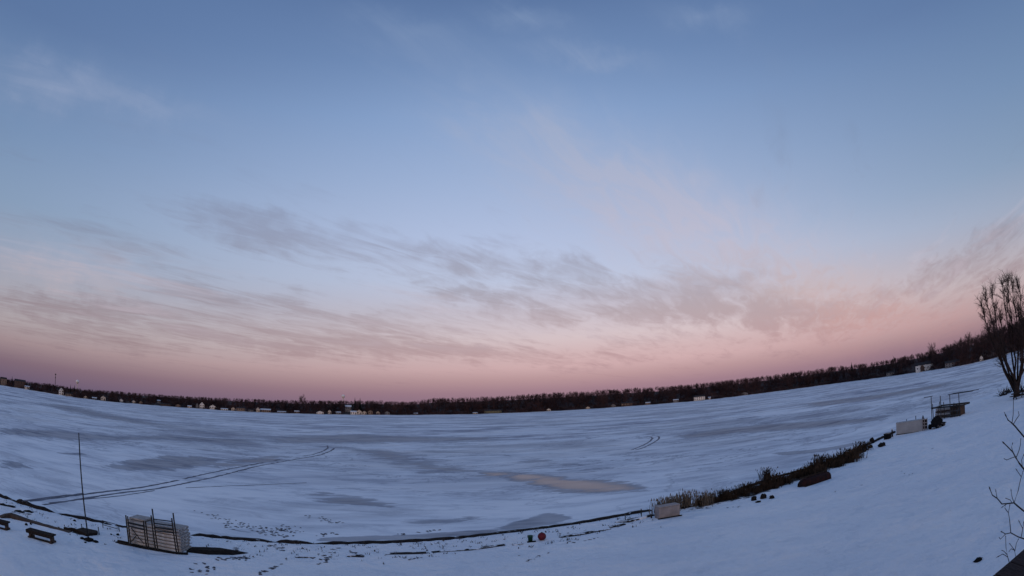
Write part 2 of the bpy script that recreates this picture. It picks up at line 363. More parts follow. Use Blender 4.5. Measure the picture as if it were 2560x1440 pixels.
def seg_dist(X, Y, poly, closed=False):
    P = list(poly) + ([poly[0]] if closed else []); out = np.full(X.shape, 1e9)
    for (a, b) in zip(P[:-1], P[1:]):
        ax, ay, bx, by = a[0], a[1], b[0], b[1]; dx, dy = bx - ax, by - ay
        t = np.clip(((X - ax) * dx + (Y - ay) * dy) / (dx * dx + dy * dy + 1e-9), 0, 1)
        out = np.minimum(out, np.hypot(X - ax - t * dx, Y - ay - t * dy))
    return out
def inside(X, Y, poly):
    c = np.zeros(X.shape, bool); n = len(poly)
    for i in range(n):
        x0, y0, x1, y1 = *poly[i][:2], *poly[(i + 1) % n][:2]
        if abs(y1 - y0) < 1e-9: continue
        k = ((y0 > Y) != (y1 > Y)) & (X < (x1 - x0) * (Y - y0) / (y1 - y0) + x0); c ^= k
    return c
def tensor_grid(xs, ys):
    X, Y = np.meshgrid(xs, ys); nx, ny = len(xs), len(ys)
    i = np.arange(nx * ny).reshape(ny, nx)
    F = np.stack([i[:-1, :-1], i[:-1, 1:], i[1:, 1:], i[1:, :-1]], -1).reshape(-1, 4)
    return X.ravel(), Y.ravel(), F
def grow(a, b, s0, k):
    o = [a]; s = s0
    while abs(o[-1] - b) > s: o.append(o[-1] + math.copysign(s, b - a)); s *= k
    return o + [b]

# ground far below everything, out to the horizon
g = MB(); g.add([(-9000, -9000, -1.5), (9000, -9000, -1.5), (9000, 9000, -1.5), (-9000, 9000, -1.5)], [(0, 1, 2, 3)])
tag(g.build('ground', M['litter']), kind='structure')
# lake
xs = np.array(sorted(set(grow(-90, -2600, 1.4, 1.25)[::-1] + list(np.arange(-90, 120, .6)) + grow(120, 2600, 1.4, 1.25))))
ys = np.array(list(np.arange(6, 70, .45)) + list(np.arange(70, 200, 1.2)) + grow(200, 2000, 3, 1.12))
X, Y, F = tensor_grid(xs, ys)
keep = (Y > shore_y(X) - 6)
F = F[keep[F].all(1)]
lake = mesh_np('lake_ice', np.stack([X, Y, np.zeros_like(X)], 1), F, M['ice'])
tag(lake, kind='structure')
PATCH = [  # outlines of scoured ice as seen in the photo -> plan positions on the ice; (outline, strength, wetness, softness m)
    ([(1195, 1178), (1330, 1182), (1470, 1196), (1590, 1212), (1622, 1226), (1560, 1232), (1420, 1232), (1360, 1222), (1260, 1198), (1195, 1190)], 0.86, 1.0, 2.2),
    ([(1250, 1318), (1290, 1300), (1375, 1284), (1425, 1290), (1432, 1302), (1340, 1316), (1250, 1328)], 1.0, .0, .8),
    ([(760, 1236), (800, 1230), (900, 1246), (1040, 1266), (1030, 1272), (940, 1270), (840, 1262), (790, 1248)], .75, .3, 2.0),
    ([(275, 1168), (320, 1155), (400, 1140), (480, 1140), (560, 1148), (520, 1165), (420, 1176), (320, 1176)], .95, .2, 2.2),
    ([(560, 1148), (700, 1138), (720, 1150), (600, 1165), (520, 1168)], .75, .5, 3),
    ([(1680, 1092), (1800, 1072), (1950, 1058), (2100, 1050), (2215, 1040), (2200, 1050), (2050, 1068), (1850, 1082), (1720, 1096)], 1.0, .3, 4),
    ([(1930, 1132), (2050, 1122), (2150, 1104), (2150, 1110), (2060, 1130), (1960, 1138)], .9, .0, 1.0),
    ([(800, 1345), (900, 1340), (1030, 1338), (1180, 1326), (1250, 1320), (1250, 1332), (1100, 1344), (940, 1352), (800, 1352)], .95, .1, .35),
    ([(0, 1150), (40, 1152), (82, 1168), (50, 1172), (0, 1170)], .8, 0, 2),
    ([(145, 1132), (200, 1132), (225, 1138), (190, 1139)], .9, 0, .8),
    ([(0, 1070), (140, 1076), (300, 1092), (420, 1088), (640, 1098), (640, 1110), (400, 1098), (250, 1102), (100, 1094), (0, 1084)], .95, .1, 5),
    ([(840, 1116), (1000, 1130), (1120, 1165), (1190, 1168), (1200, 1182), (1060, 1180), (920, 1140)], .8, .4, 5),
    ([(640, 1092), (900, 1085), (1060, 1092), (1250, 1092), (1250, 1100), (1000, 1106), (700, 1108)], .85, .3, 8),
    ([(100, 1008), (180, 1012), (300, 1040), (420, 1062), (400, 1066), (250, 1046), (130, 1020)], .8, .3, 10),
    ([(550, 1320), (640, 1312), (740, 1322), (760, 1335), (700, 1342), (600, 1334)], .5, .2, .8),
    ([(1000, 1300), (1180, 1290), (1240, 1300), (1120, 1316), (1000, 1310)], .5, .1, 1.2),
    ([(1280, 1140), (1420, 1148), (1540, 1172), (1460, 1180), (1340, 1168), (1280, 1156)], .5, .2, 4),
    ([(2000, 1010), (2200, 985), (2380, 955), (2380, 962), (2200, 996), (2020, 1020)], .8, .4, 6),
]
ba = np.zeros(len(X)); we = np.zeros(len(X))
for outl, amp, wet_, soft in PATCH:
    P = [ice_pt(*q)[:2] for q in outl]; A = np.array(P)
    m_ = (X > A[:, 0].min() - soft * 2) & (X < A[:, 0].max() + soft * 2) & (Y > A[:, 1].min() - soft * 2) & (Y < A[:, 1].max() + soft * 2)
    idx = np.where(m_)[0]
    if not len(idx): continue
    sd = seg_dist(X[idx], Y[idx], P, True) * np.where(inside(X[idx], Y[idx], P), 1, -1)
    v = np.clip(.5 + sd / (2 * soft), 0, 1); v = v * v * (3 - 2 * v)
    ba[idx] = np.maximum(ba[idx], v * amp); we[idx] = np.maximum(we[idx], v * wet_)
for nm, arr in (('bare', ba), ('wet', we)):
    a_ = lake.data.attributes.new(nm, 'FLOAT', 'POINT'); a_.data.foreach_set('value', arr.astype(np.float32))
# near bank
xs = np.array(grow(-60, -380, .6, 1.2)[::-1] + list(np.arange(-59.7, 75, .3)) + grow(75.5, 600, .5, 1.15))
ys = np.array(grow(0, -120, .6, 1.2)[::-1] + list(np.arange(.3, 62, .3)) + grow(62.5, 300, .5, 1.15))
X, Y, F = tensor_grid(xs, ys); Z = bank_z(X, Y)
F = F[(Z > -.65)[F].any(1)]
bank = mesh_np('snowy_bank', np.stack([X, Y, Z], 1), F, M['snow'], smooth=True); tag(bank, kind='structure')
BARE = [([(470, 1366), (560, 1371), (625, 1382), (590, 1388), (500, 1384), (465, 1378)], 1.0, .22),
        ([(292, 1352), (330, 1357), (440, 1382), (470, 1380), (440, 1386), (330, 1366)], .9, .15),
        ([(160, 1319), (200, 1326), (246, 1332), (240, 1338), (215, 1341), (185, 1335)], .7, .15),
        ([(545, 1398), (600, 1396), (618, 1404), (560, 1410)], .45, .3), ([(668, 1362), (728, 1366), (735, 1376), (690, 1374)], .5, .2),
        ([(1700, 1285), (1800, 1262), (1900, 1242), (2000, 1206), (2080, 1176), (2160, 1138), (2150, 1120), (2000, 1180), (1860, 1225), (1720, 1262)], .66, .9),
        ([(0, 1268), (60, 1279), (110, 1290), (70, 1290), (0, 1276)], .55, .3),
        ([(1540, 1302), (1640, 1284), (1650, 1287), (1560, 1308)], .6, .12)]
ba = np.zeros(len(X))
for outl, amp, soft in BARE:
    P = [gp(*q)[:2] for q in outl]; A = np.array(P)
    idx = np.where((X > A[:, 0].min() - 2) & (X < A[:, 0].max() + 2) & (Y > A[:, 1].min() - 2) & (Y < A[:, 1].max() + 2))[0]
    sd = seg_dist(X[idx], Y[idx], P, True) * np.where(inside(X[idx], Y[idx], P), 1, -1)
    ba[idx] = np.maximum(ba[idx], np.clip(.5 + sd / (2 * soft), 0, 1) * amp)
a_ = bank.data.attributes.new('bare', 'FLOAT', 'POINT'); a_.data.foreach_set('value', ba.astype(np.float32))

# far shore and hills
FAR_PX = [(0, 963), (100, 979.5), (200, 996), (280, 1005), (400, 1015), (520, 1023.7), (640, 1031), (800, 1036), (960, 1038), (1120, 1037), (1280, 1033), (1440, 1025), (1600, 1014),
          (1760, 1001), (1920, 981.5), (2080, 960), (2240, 939), (2400, 916), (2480, 897.5), (2560, 872)]
TOP_PX = [(0, 941), (60, 951), (120, 957), (200, 970), (300, 977), (420, 986), (560, 993), (640, 996), (760, 999), (900, 999), (960, 1000), (1020, 1003), (1080, 994), (1280, 986), (1400, 979),
          (1540, 970), (1700, 961), (1840, 946), (1920, 937), (2080, 915), (2200, 901), (2240, 893), (2330, 872), (2400, 850), (2480, 824), (2560, 790)]
fa = np.array([azel(*q) for q in FAR_PX]); fd = -CAM_H / np.tan(np.radians(fa[:, 1]))
fa_a = np.concatenate([[-95, -75], fa[:, 0], [66, 80]]); fa_d = np.concatenate([[1100, 950], fd, [560, 620]])
ta = np.array([azel(*q) for q in TOP_PX]); ta_a = np.concatenate([[-95], ta[:, 0], [80]]); ta_e = np.concatenate([[1.6], ta[:, 1], [5.0]])
def far_d(a): return np.interp(a, fa_a, fa_d)
def top_h(a, d): return CAM_H + d * np.tan(np.radians(np.interp(a, ta_a, ta_e)))
def land_z(a, q):  # q metres behind the far shore
    hh = np.maximum(top_h(a, far_d(a) + 60), 8)
    return -.15 + .55 * np.clip(q / 2.0, 0, 1) + np.clip(q - 2, 0, 22) * .035 + np.clip((q - 16) / 75, 0, 1) * hh * .66
A_ = np.arange(-92, 78, .35); Q_ = np.array([0, 1, 2, 4, 8, 14, 22, 34, 50, 70, 95, 130, 200, 400, 1200, 4000])
AA, QQ = np.meshgrid(A_, Q_); DD = far_d(AA) + QQ
V = np.stack([DD * np.sin(np.radians(AA)), DD * np.cos(np.radians(AA)), land_z(AA, QQ)], -1).reshape(-1, 3)
na, nq = len(A_), len(Q_); i_ = np.arange(na * nq).reshape(nq, na)
F = np.stack([i_[:-1, :-1], i_[:-1, 1:], i_[1:, 1:], i_[1:, :-1]], -1).reshape(-1, 4)
def shore_mat():
    m = bpy.data.materials.new('far_land'); m.use_nodes = True; t = NT(m.node_tree); p = m.node_tree.nodes['Principled BSDF']; p.inputs['Roughness'].default_value = .95
    gz = t.n('ShaderNodeTexCoord').outputs['Object']; at = t.n('ShaderNodeAttribute', attribute_name='inland')
    nz = t.noise(gz, .05, 5, .6)
    f = t.mr(t.m('ADD', at.outputs['Fac'], t.m('MULTIPLY', t.m('SUBTRACT', nz, .5), 7)), .6, 2.5)
    t.l(t.mix(f, (.62, .63, .66, 1), t.mix(t.mr(t.noise(gz, .12, 6, .7), .35, .65), (.014, .010, .011, 1), (.050, .031, .031, 1))), p.inputs['Base Color'])
    return m
M['far_land'] = shore_mat()
hills = mesh_np('hills', V, F, M['far_land'], smooth=True); tag(hills, kind='structure')
a_ = hills.data.attributes.new('inland', 'FLOAT', 'POINT'); a_.data.foreach_set('value', QQ.ravel().astype(np.float32))
def far_pt(px, back):
    """a point BACK metres behind the far shore in the column px"""
    a = azel(px, np.interp(px, [q[0] for q in FAR_PX], [q[1] for q in FAR_PX]))[0]
    d = float(far_d(a)) + back
    return np.array([d * math.sin(R(a)), d * math.cos(R(a)), float(land_z(np.array(a), np.array(back)))]), a, d

# ------------------------------------------------------------------ houses on the far shore
HSPAN = []
def house(px, py, wpx, hpx, wall, roof, label, back=7.0, gable=False, storeys=1, win=3, arch=False, chimney=False):
    p, a, d = far_pt(px, back)
    t = empty('lakeside_house', p, R(-a)); k = d / FPX; HSPAN.append((a, (wpx / 2 + 3) / FPX * 57.3, back))
    w_, h_ = max(wpx * k, 2.5), max(hpx * k, 2.0); z0 = -.3
    # base height follows the row the house stands on
    base_ = CAM_H + d * math.tan(R(azel(px, py)[1])) - p[2]; z0 = min(max(base_, -.2), 4.0)
    dep = max(5.0, w_ * .6)
    wallh = h_ * (.6 if gable else .66); ridge = h_
    m = MB()
    if gable:
        x = w_ / 2
        v = []
        for yy in (0, dep): v += [(-x, yy, -1), (x, yy, -1), (x, yy, z0 + wallh), (0, yy, z0 + ridge - .15), (-x, yy, z0 + wallh)]
        m.add(v, [(0, 1, 2, 3, 4), (9, 8, 7, 6, 5), (1, 6, 7, 2), (0, 4, 9, 5)])
    else:
        m.box((0, dep / 2, (z0 + wallh - 1) / 2), (w_, dep, z0 + wallh + 1))
    m.build('wall', wall, t)
    r_ = MB(); o = .35; th = .22
    if gable:
        for sx in (-1, 1):
            a0 = np.array([0, -o, z0 + ridge]); a1 = np.array([sx * (w_ / 2 + o), -o, z0 + wallh - .2]); b0 = a0 + (0, dep + 2 * o, 0); b1 = a1 + (0, dep + 2 * o, 0)
            r_.add([a0, a1, b1, b0, a0 + (0, 0, th), a1 + (0, 0, th), b1 + (0, 0, th), b0 + (0, 0, th)], [(0, 1, 2, 3), (7, 6, 5, 4), (0, 4, 5, 1), (1, 5, 6, 2), (2, 6, 7, 3), (3, 7, 4, 0)])
    else:
        x = w_ / 2 + o; zt = z0 + wallh
        r_.add([(-x, -o, zt), (x, -o, zt), (x, dep + o, zt), (-x, dep + o, zt), (-x * .96, dep / 2, z0 + ridge), (x * .96, dep / 2, z0 + ridge)],
               [(3, 2, 1, 0), (0, 1, 5, 4), (2, 3, 4, 5), (1, 2, 5), (3, 0, 4)])
    rf = r_.build('roof', roof, t)
    if chimney:
        c = MB(); c.box((w_ * .25, dep * .5, z0 + ridge + .2), (.8, .8, 1.6)); c.build('chimney', M['wall_brown'], rf)
    sh = wallh / storeys
    for s in range(storeys):
        for i in range(win):
            x = (i + .5) / win * w_ - w_ / 2
            if s == 0 and i == win - 1 and not arch:
                q = MB(); q.box((x, -.03, z0 + min(1.05, sh * .42)), (min(1.0, w_ / win * .5), .08, min(2.1, sh * .84))); q.build('door', M['wall_brown'], t); continue
            q = MB(); q.box((x, -.03, z0 + s * sh + sh * .56), (min(1.3, w_ / win * .5), .08, min(1.3, sh * .5))); wn = q.build('window', M['glass'], t)
    if gable and h_ > 4:
        q = MB(); q.box((0, -.03, z0 + wallh + (ridge - wallh) * .3), (w_ * .16, .08, (ridge - wallh) * .3)); q.build('window', M['glass'], t)
    if arch:
        q = MB(); aw, ah = w_ * .12, h_ * .62; n = 9
        pts = [(-aw, 0), (aw, 0)] + [(aw * math.cos(i * math.pi / n), ah * .62 + aw * math.sin(i * math.pi / n)) for i in range(n + 1)]
        v = [(x - w_ * .12, -.06, z0 + .1 + z) for x, z in pts] + [(x - w_ * .12, .05, z0 + .1 + z) for x, z in pts]; nn = len(pts)
        q.add(v, [tuple(range(nn))] + [(i, i + nn, (i + 1) % nn + nn, (i + 1) % nn) for i in range(nn)]); q.build('arched_window', M['glass'], t)
        for sx in (-1, 1): q = MB(); q.box((-w_ * .12 + sx * aw * 1.5, -.6, z0 + h_ * .36), (.5, .5, h_ * .72)); q.build('portico_column', wall, t)
    return tag(t, label, 'house', 'houses along the far shore')
WW, WC, WT, WB, WG, WO, RD, RS = (M[k] for k in ('wall_white', 'wall_cream', 'wall_tan', 'wall_brown', 'wall_grey', 'wall_olive', 'roof_dark', 'roof_snow'))
house(9, 954, 17, 11, WT, RD, 'tan house at the extreme left edge of the far shore', 14)
house(50, 961, 31, 12, WB, RD, 'long dark brown building on the far left shore', 14, win=4)
house(68, 970, 14, 5, WC, RS, 'low snow-roofed shed in front of the long brown building', 4)
house(153, 987, 13, 16, WW, RS, 'tall white house below the water tower on the left shore', 8, gable=True, storeys=2, win=2)
house(173, 991, 20, 8, WT, RD, 'low tan house right of the tall white house, left shore', 6)
house(258, 1001, 13, 11, WC, RD, 'small cream gabled cottage alone in the dark wood on the left shore', 6, gable=True, win=2)
house(303, 1006, 9, 8, WW, RS, 'tiny white cottage right of the lone cream gabled cottage', 5, gable=True, win=2)
house(318, 1008, 9, 5, WG, RD, 'small grey shed right of the tiny white cottage', 5, win=2)
house(352, 1011, 9, 8, WT, RD, 'small tan gabled hut midway along the left shore', 5, gable=True, win=2)
house(397, 1006, 8, 6, WG, RS, 'grey snow-roofed hut set higher up the left shore', 26, win=2)
house(415, 1015, 28, 6, WB, RD, 'long low brown cottage on the left shore', 5, win=4)
house(474, 1022, 10, 6, WC, RS, 'small boathouse left of the pair of tall white houses', 4, win=2)
house(493, 1022, 7, 13, WG, RD, 'narrow grey-white house, left one of the tall white pair', 8, gable=True, storeys=2, win=2)
house(505, 1022, 12, 16, WW, RD, 'tall white gabled house, right one of the tall white pair', 8, gable=True, storeys=2, win=2)
house(532, 1023, 16, 11, WW, RD, 'white wide-gabled cottage right of the tall white pair', 7, gable=True, win=3)
house(561, 1026.5, 18, 5, WW, RS, 'low white boathouse at the ice edge, left of centre', 3, win=3)
house(602, 1026, 22, 8, WT, RD, 'low tan house right of the low white boathouse', 6, win=4)
house(627, 1029, 12, 6, WG, RD, 'small grey cottage beside the low tan house', 6, win=2)
house(645, 1031, 9, 11, WC, RS, 'small cream gabled house joined in a row with the long tan one', 7, gable=True, win=2)
house(664, 1031, 26, 9, WT, RS, 'long tan house with snowy roof left of centre', 7, win=5)
house(704, 1032.5, 22, 4, WG, RS, 'very low grey boathouse on the shore left of centre', 4, win=3)
house(800, 1035, 17, 7, WW, RS, 'wide white snow-roofed boathouse on the ice edge at centre left', 3, gable=True, win=3)
house(824, 1035, 8, 11, WC, RD, 'thin cream gabled cottage right of the wide white boathouse', 6, gable=True, win=2)
house(871, 1025, 15, 12, WG, RS, 'house with a big white snowy roof high in the trees at centre', 28, win=3)
house(884, 1036, 15, 9, WW, RS, 'low white house below the big snowy roof', 5, win=3)
house(898, 1036, 13, 12, WC, RD, 'cream gabled house right below the big snowy roof', 6, gable=True, win=2)
house(911, 1036, 10, 9, WC, RD, 'small cream gabled cottage in the cluster right of the snowy roof', 6, gable=True, win=2)
house(926, 1034, 12, 9, WT, RD, 'tan cottage at the right end of the centre cluster', 8, gable=True, win=2)
house(968, 1036, 12, 8, WG, RD, 'lone small grey cottage right of the centre cluster', 6, gable=True, win=2)
house(1232, 1033, 44, 9, WO, RD, 'long olive low house on the shore at mid picture', 9, win=6)
house(1188, 1035, 12, 4, WC, RS, 'small pale hut left of the long olive house', 4, win=2)
house(1372, 1029, 10, 7, WW, RD, 'tiny white cottage alone on the right half of the far shore', 5, gable=True, win=2)
house(1533, 1018, 12, 8, WG, RD, 'grey cottage left of the brown lakeside house', 6, gable=True, win=2)
house(1567, 1014, 28, 9, WB, RD, 'low brown lakeside house right of the grey cottage', 6, win=4)
house(1690, 1004, 13, 6, WG, RS, 'grey hut with snowy roof left of the white many-windowed house', 5, win=2)
house(1749, 1000, 28, 12, WW, RD, 'white many-windowed house on the right half of the far shore', 7, storeys=2, win=5)
house(1774, 998, 6, 6, WW, RS, 'tiny white hut just right of the many-windowed house', 4, win=2)
house(1862, 988, 16, 8, WG, RD, 'grey cottage in the dark wood on the right half', 8, gable=True, win=2)
house(2226, 938, 20, 9, WG, RD, 'grey cottage left of the white arched house', 8, win=3)
house(2312, 931, 48, 22, WW, RD, 'large white house with a tall arched entrance on the right shore', 6, win=5, arch=True, chimney=True)
house(2382, 917, 40, 15, WG, RD, 'wide grey house right of the large white arched house', 8, storeys=2, win=5)
house(2454, 904, 9, 13, WW, RD, 'narrow white shed on the shore left of the large lakeside tree', 4, gable=True, win=2)
house(214, 998, 9, 7, WC, RD, 'small cream hut between the low tan house and the lone gabled cottage', 6, gable=True, win=2)
house(236, 1000, 12, 6, WG, RS, 'low grey snow-roofed boathouse left of the lone cream cottage', 4, win=2)
house(334, 1010, 8, 7, WC, RS, 'cream hut right of the small grey shed, left shore', 7, gable=True, win=2)
house(445, 1019, 12, 7, WT, RD, 'small tan cottage right of the long low brown one', 7, gable=True, win=2)
house(583, 1026, 10, 8, WC, RD, 'cream gabled hut right of the low white boathouse', 8, gable=True, win=2)
house(742, 1034, 12, 7, WT, RS, 'small tan snow-roofed cottage below the round-crowned tree', 7, win=2)
house(846, 1035, 12, 6, WG, RS, 'low grey hut between thin cream cottage and big snowy roof', 6, win=2)
house(945, 1035, 9, 7, WC, RD, 'cream hut between the tan cottage and the lone grey one', 7, gable=True, win=2)
house(1040, 1037, 10, 5, WT, RS, 'tiny tan shed in the dark stretch left of mid picture', 5, win=2)
house(1470, 1023, 10, 6, WC, RD, 'tiny cream hut in the dark wood left of the grey cottage', 6, gable=True, win=2)
house(1620, 1011, 12, 6, WT, RS, 'small tan hut between the brown house and the white windowed house', 6, win=2)

# ------------------------------------------------------------------ trees
def grow_tree(r, height, tr, levels=3, nb=(9, 5, 4), spread=.75, up=.35, clear=.28, wig=.12, lean=(0, 0)):
    """list of (level, points, radii)"""
    out = []
    def branch(p, d, L, rad, lv):
        k = 5 if lv == 0 else 3
        pts = [p]; dd = d.copy()
        for i in range(k):
            dd = dd + r.normal(0, wig, 3) + np.array([0, 0, up * .25 if lv else .05]); dd /= np.linalg.norm(dd)
            pts.append(pts[-1] + dd * L / k)
        rads = [rad * (1 - .75 * i / k) for i in range(k + 1)]
        out.append((lv, np.array(pts), np.array(rads)))
        if lv >= levels: return
        n = nb[min(lv, len(nb) - 1)]
        for j in range(n):
            f = clear + (1 - clear) * (j + r.random()) / n if lv == 0 else .25 + .75 * (j + r.random()) / n
            q = f * k; i = min(int(q), k - 1); pos = pts[i] + (pts[i + 1] - pts[i]) * (q - i)
            ax = pts[i + 1] - pts[i]; ax = ax / np.linalg.norm(ax)
            th = r.random() * 2 * math.pi; a = np.cross(ax, (.3, .5, .81)); a /= np.linalg.norm(a); b = np.cross(ax, a)
            nd = ax * (1 - spread * .55) + (a * math.cos(th) + b * math.sin(th)) * spread + np.array([0, 0, up]); nd /= np.linalg.norm(nd)
            branch(pos, nd, L * (.52 if lv == 0 else .55) * (1.15 - .6 * f if lv == 0 else 1) * (.8 + .4 * r.random()), rad * (.42 if lv == 0 else .5), lv + 1)
    branch(np.zeros(3), np.array([lean[0], lean[1], 1.0]), height * .9, tr, 0)
    return out
def tree_arrays(br, sides=3, lv_ok=lambda l: True, minr=0.0):
    mb = MB()
    for lv, pts, rads in br:
        if lv_ok(lv): mb.tube(pts, np.maximum(rads, minr), sides if lv else max(sides, 4), cap=False)
    V = np.concatenate(mb.v); T = np.array(mb.f)
    return V, T
FT = []
for k in range(7):
    r_ = np.random.default_rng(100 + k)
    br = grow_tree(r_, 1.0, .017, 3, (11, 5, 5), .75 + .1 * r_.random(), .30, .05 + .08 * r_.random())
    V0, T0 = tree_arrays([b for b in br if b[0] < 2], 3, minr=.0035)
    V1 = []; T1 = []; n0 = 0
    for lv, pts, rads in br:
        if lv >= 2:
            for a, b in ((pts[0], pts[-1]),):
                wv = r_.normal(0, 1, 3); wv /= np.linalg.norm(wv); wd = .013 if lv == 2 else .010
                V1 += [a - wv * wd, a + wv * wd, b]; T1.append((n0, n0 + 1, n0 + 2)); n0 += 3
    T0t = np.concatenate([T0[:, [0, 1, 2]], T0[:, [0, 2, 3]]])
    Vt = np.concatenate([V0, np.array(V1)]); Tt = np.concatenate([T0t, np.array(T1) + len(V0)])
    FT.append((Vt / Vt[:, 2].max(), Tt))
houses_px = []
VV = []; TT = []; off = 0
NFOREST = 2500
for k in range(NFOREST):
    a = -60 + 121 * rng.random(); back = 12 + 105 * rng.random() ** 1.25
    d = float(far_d(a)) + back
    if any(abs(a - h_[0]) < h_[1] and back < h_[2] + 8 for h_ in HSPAN): continue
    z0 = float(land_z(np.array(a), np.array(back)))
    th = float(top_h(a, d)) - z0
    if th < 3: continue
    h = th * (.78 + .28 * rng.random() ** 1.5) if back > 24 else th * (.5 + .4 * rng.random())
    wsc = max(h, 7) * (.6 + .45 * rng.random())
    Vt, Tt = FT[k % len(FT)]
    an = rng.random() * 6.283; ca, sa = math.cos(an), math.sin(an)
    P = np.stack([(Vt[:, 0] * ca - Vt[:, 1] * sa) * wsc, (Vt[:, 0] * sa + Vt[:, 1] * ca) * wsc, Vt[:, 2] * h], 1) + (d * math.sin(R(a)), d * math.cos(R(a)), z0 - .2)
    VV.append(P); TT.append(Tt + off); off += len(P)
forest = mesh_np('forest', np.concatenate(VV), np.concatenate(TT), M['forest'])
tag(forest, 'dark bare wood lining the whole far shore of the lake', 'forest', kind='stuff')
# understorey shrubs on the far shore
VV = []; TT = []; off = 0
for k in range(2600):
    a = -60 + 121 * rng.random(); back = 3.5 + 75 * rng.random() ** 1.7; d = float(far_d(a)) + back
    if any(abs(a - h_[0]) < h_[1] and back < h_[2] + 4 for h_ in HSPAN): continue
    z0 = float(land_z(np.array(a), np.array(back))); Hs = 1.4 + 4.2 * rng.random(); n = 26
    base_ = np.stack([rng.normal(0, .5 * Hs, n), rng.normal(0, .5 * Hs, n), np.zeros(n)], 1)
    tip = base_ * 1.5 + np.stack([rng.normal(0, .4 * Hs, n), rng.normal(0, .4 * Hs, n), Hs * (.5 + .5 * rng.random(n))], 1)
    wv = rng.normal(0, .20, (n, 3)); wv[:, 2] = 0
    P = np.stack([base_ - wv, base_ + wv, tip], 1).reshape(-1, 3) + (d * math.sin(R(a)), d * math.cos(R(a)), z0 - .1)
    VV.append(P); TT.append(np.arange(3 * n).reshape(-1, 3) + off); off += 3 * n
us = mesh_np('undergrowth', np.concatenate(VV), np.concatenate(TT), M['forest'])
tag(us, 'low dark brush along the edge of the far shore', 'brush', kind='stuff')

def tree_thing(name, p, h, seed, label, group=None, tr=None, levels=3, nb=(10, 5, 4), spread=.75, up=.4, clear=.25, rmin=.05, lean=(0, 0), wide=1.0):
    t = empty(name, p); r = np.random.default_rng(seed)
    br = grow_tree(r, 1.0, tr or .02, levels, nb, spread, up, clear, lean=lean)
    zmax = max(b[1][:, 2].max() for b in br)
    br = [(l, q / zmax * h * np.array([wide, wide, 1]), np.maximum(rr / zmax * h, rmin)) for l, q, rr in br]
    a = MB(); b = MB()
    for l, q, rr in br: (a if l == 0 else b).tube(q, rr, 6 if l == 0 else (4 if l == 1 else 3), cap=False)
    a.build('trunk', M['bark'], t); b.build('crown', M['twig'], t)
    return tag(t, label, 'tree', group)
def top_point(px, py, p):  # height above p so that the top shows at photo row py
    d = math.hypot(p[0], p[1]); return CAM_H + d * math.tan(R(azel(px, py)[1])) - p[2]
TR = [(760, 984, 30, 'round-crowned bare tree rising above the far wood left of centre'),
      (2238, 888, 20, 'leftmost bare tree standing above the right-hand wood'), (2330, 852, 30, 'thin bare tree with pointed top above the white arched house'),
      (2375, 858, 18, 'bare tree above the right end of the white arched house'), (2402, 842, 30, 'spreading bare tree left of the tallest right-hand trees'),
      (2422, 828, 20, 'tall bare tree, first of the high right-hand clump'), (2440, 824, 34, 'tall bare tree in the middle of the high right-hand clump'),
      (2458, 818, 16, 'tall bare tree beside the large lakeside tree'), (2476, 806, 30, 'bare tree showing just left of the large lakeside tree'),
      (2492, 800, 14, 'bare tree seen through the large lakeside tree')]
for i, (px, py, back, lab) in enumerate(TR):
    p, a, d = far_pt(px, back); p[2] -= .2
    tree_thing('bare_tree', p, top_point(px, py, p), 300 + i, lab, 'bare trees standing above the far wood', spread=.7 + .05 * (i % 3), rmin=.07 if d > 400 else .05, nb=(11, 5, 4))
# spruces
def spruce(px, py, back, seed, lab):
    p, a, d = far_pt(px, back); h = top_point(px, py, p); t = empty('spruce_tree', p - (0, 0, .2)); r = np.random.default_rng(seed)
    m = MB(); m.tube([(0, 0, 0), (0, 0, h)], [h * .018, .03], 5); m.build('trunk', M['bark'], t)
    n = 900; f = r.random(n) ** .7; z = h * (.08 + .92 * (1 - f)); rad = f * h * .20 * (.7 + .5 * r.random(n)); th = r.random(n) * 6.283
    b0 = np.stack([0 * z, 0 * z, z + .03 * h], 1); tip = np.stack([rad * np.cos(th), rad * np.sin(th), z - .05 * h * r.random(n)], 1)
    wv = np.stack([-np.sin(th), np.cos(th), 0 * th], 1) * (.012 * h)
    mid = b0 * .45 + tip * .55
    V = np.stack([b0, mid + wv, tip, mid - wv], 1).reshape(-1, 3)
    mesh_np('crown', V, np.arange(4 * n).reshape(-1, 4), M['spruce'], t)
    tag(t, lab, 'tree', 'spruces on the far shore')
spruce(176, 961, 22, 1, 'dark pointed spruce right of the white lakeside house, left of the water tower')
spruce(186, 962, 26, 2, 'dark pointed spruce just beside the water tower stem')
spruce(888, 994, 30, 3, 'pointed spruce above the tall white roof, left one of the pair')
spruce(901, 994, 32, 4, 'pointed spruce above the tall white roof, right one of the pair')
spruce(30, 940, 30, 5, 'dark pointed spruce on the ridge at the far left')
spruce(2132, 905, 30, 6, 'small pointed spruce topping the right-hand wood')

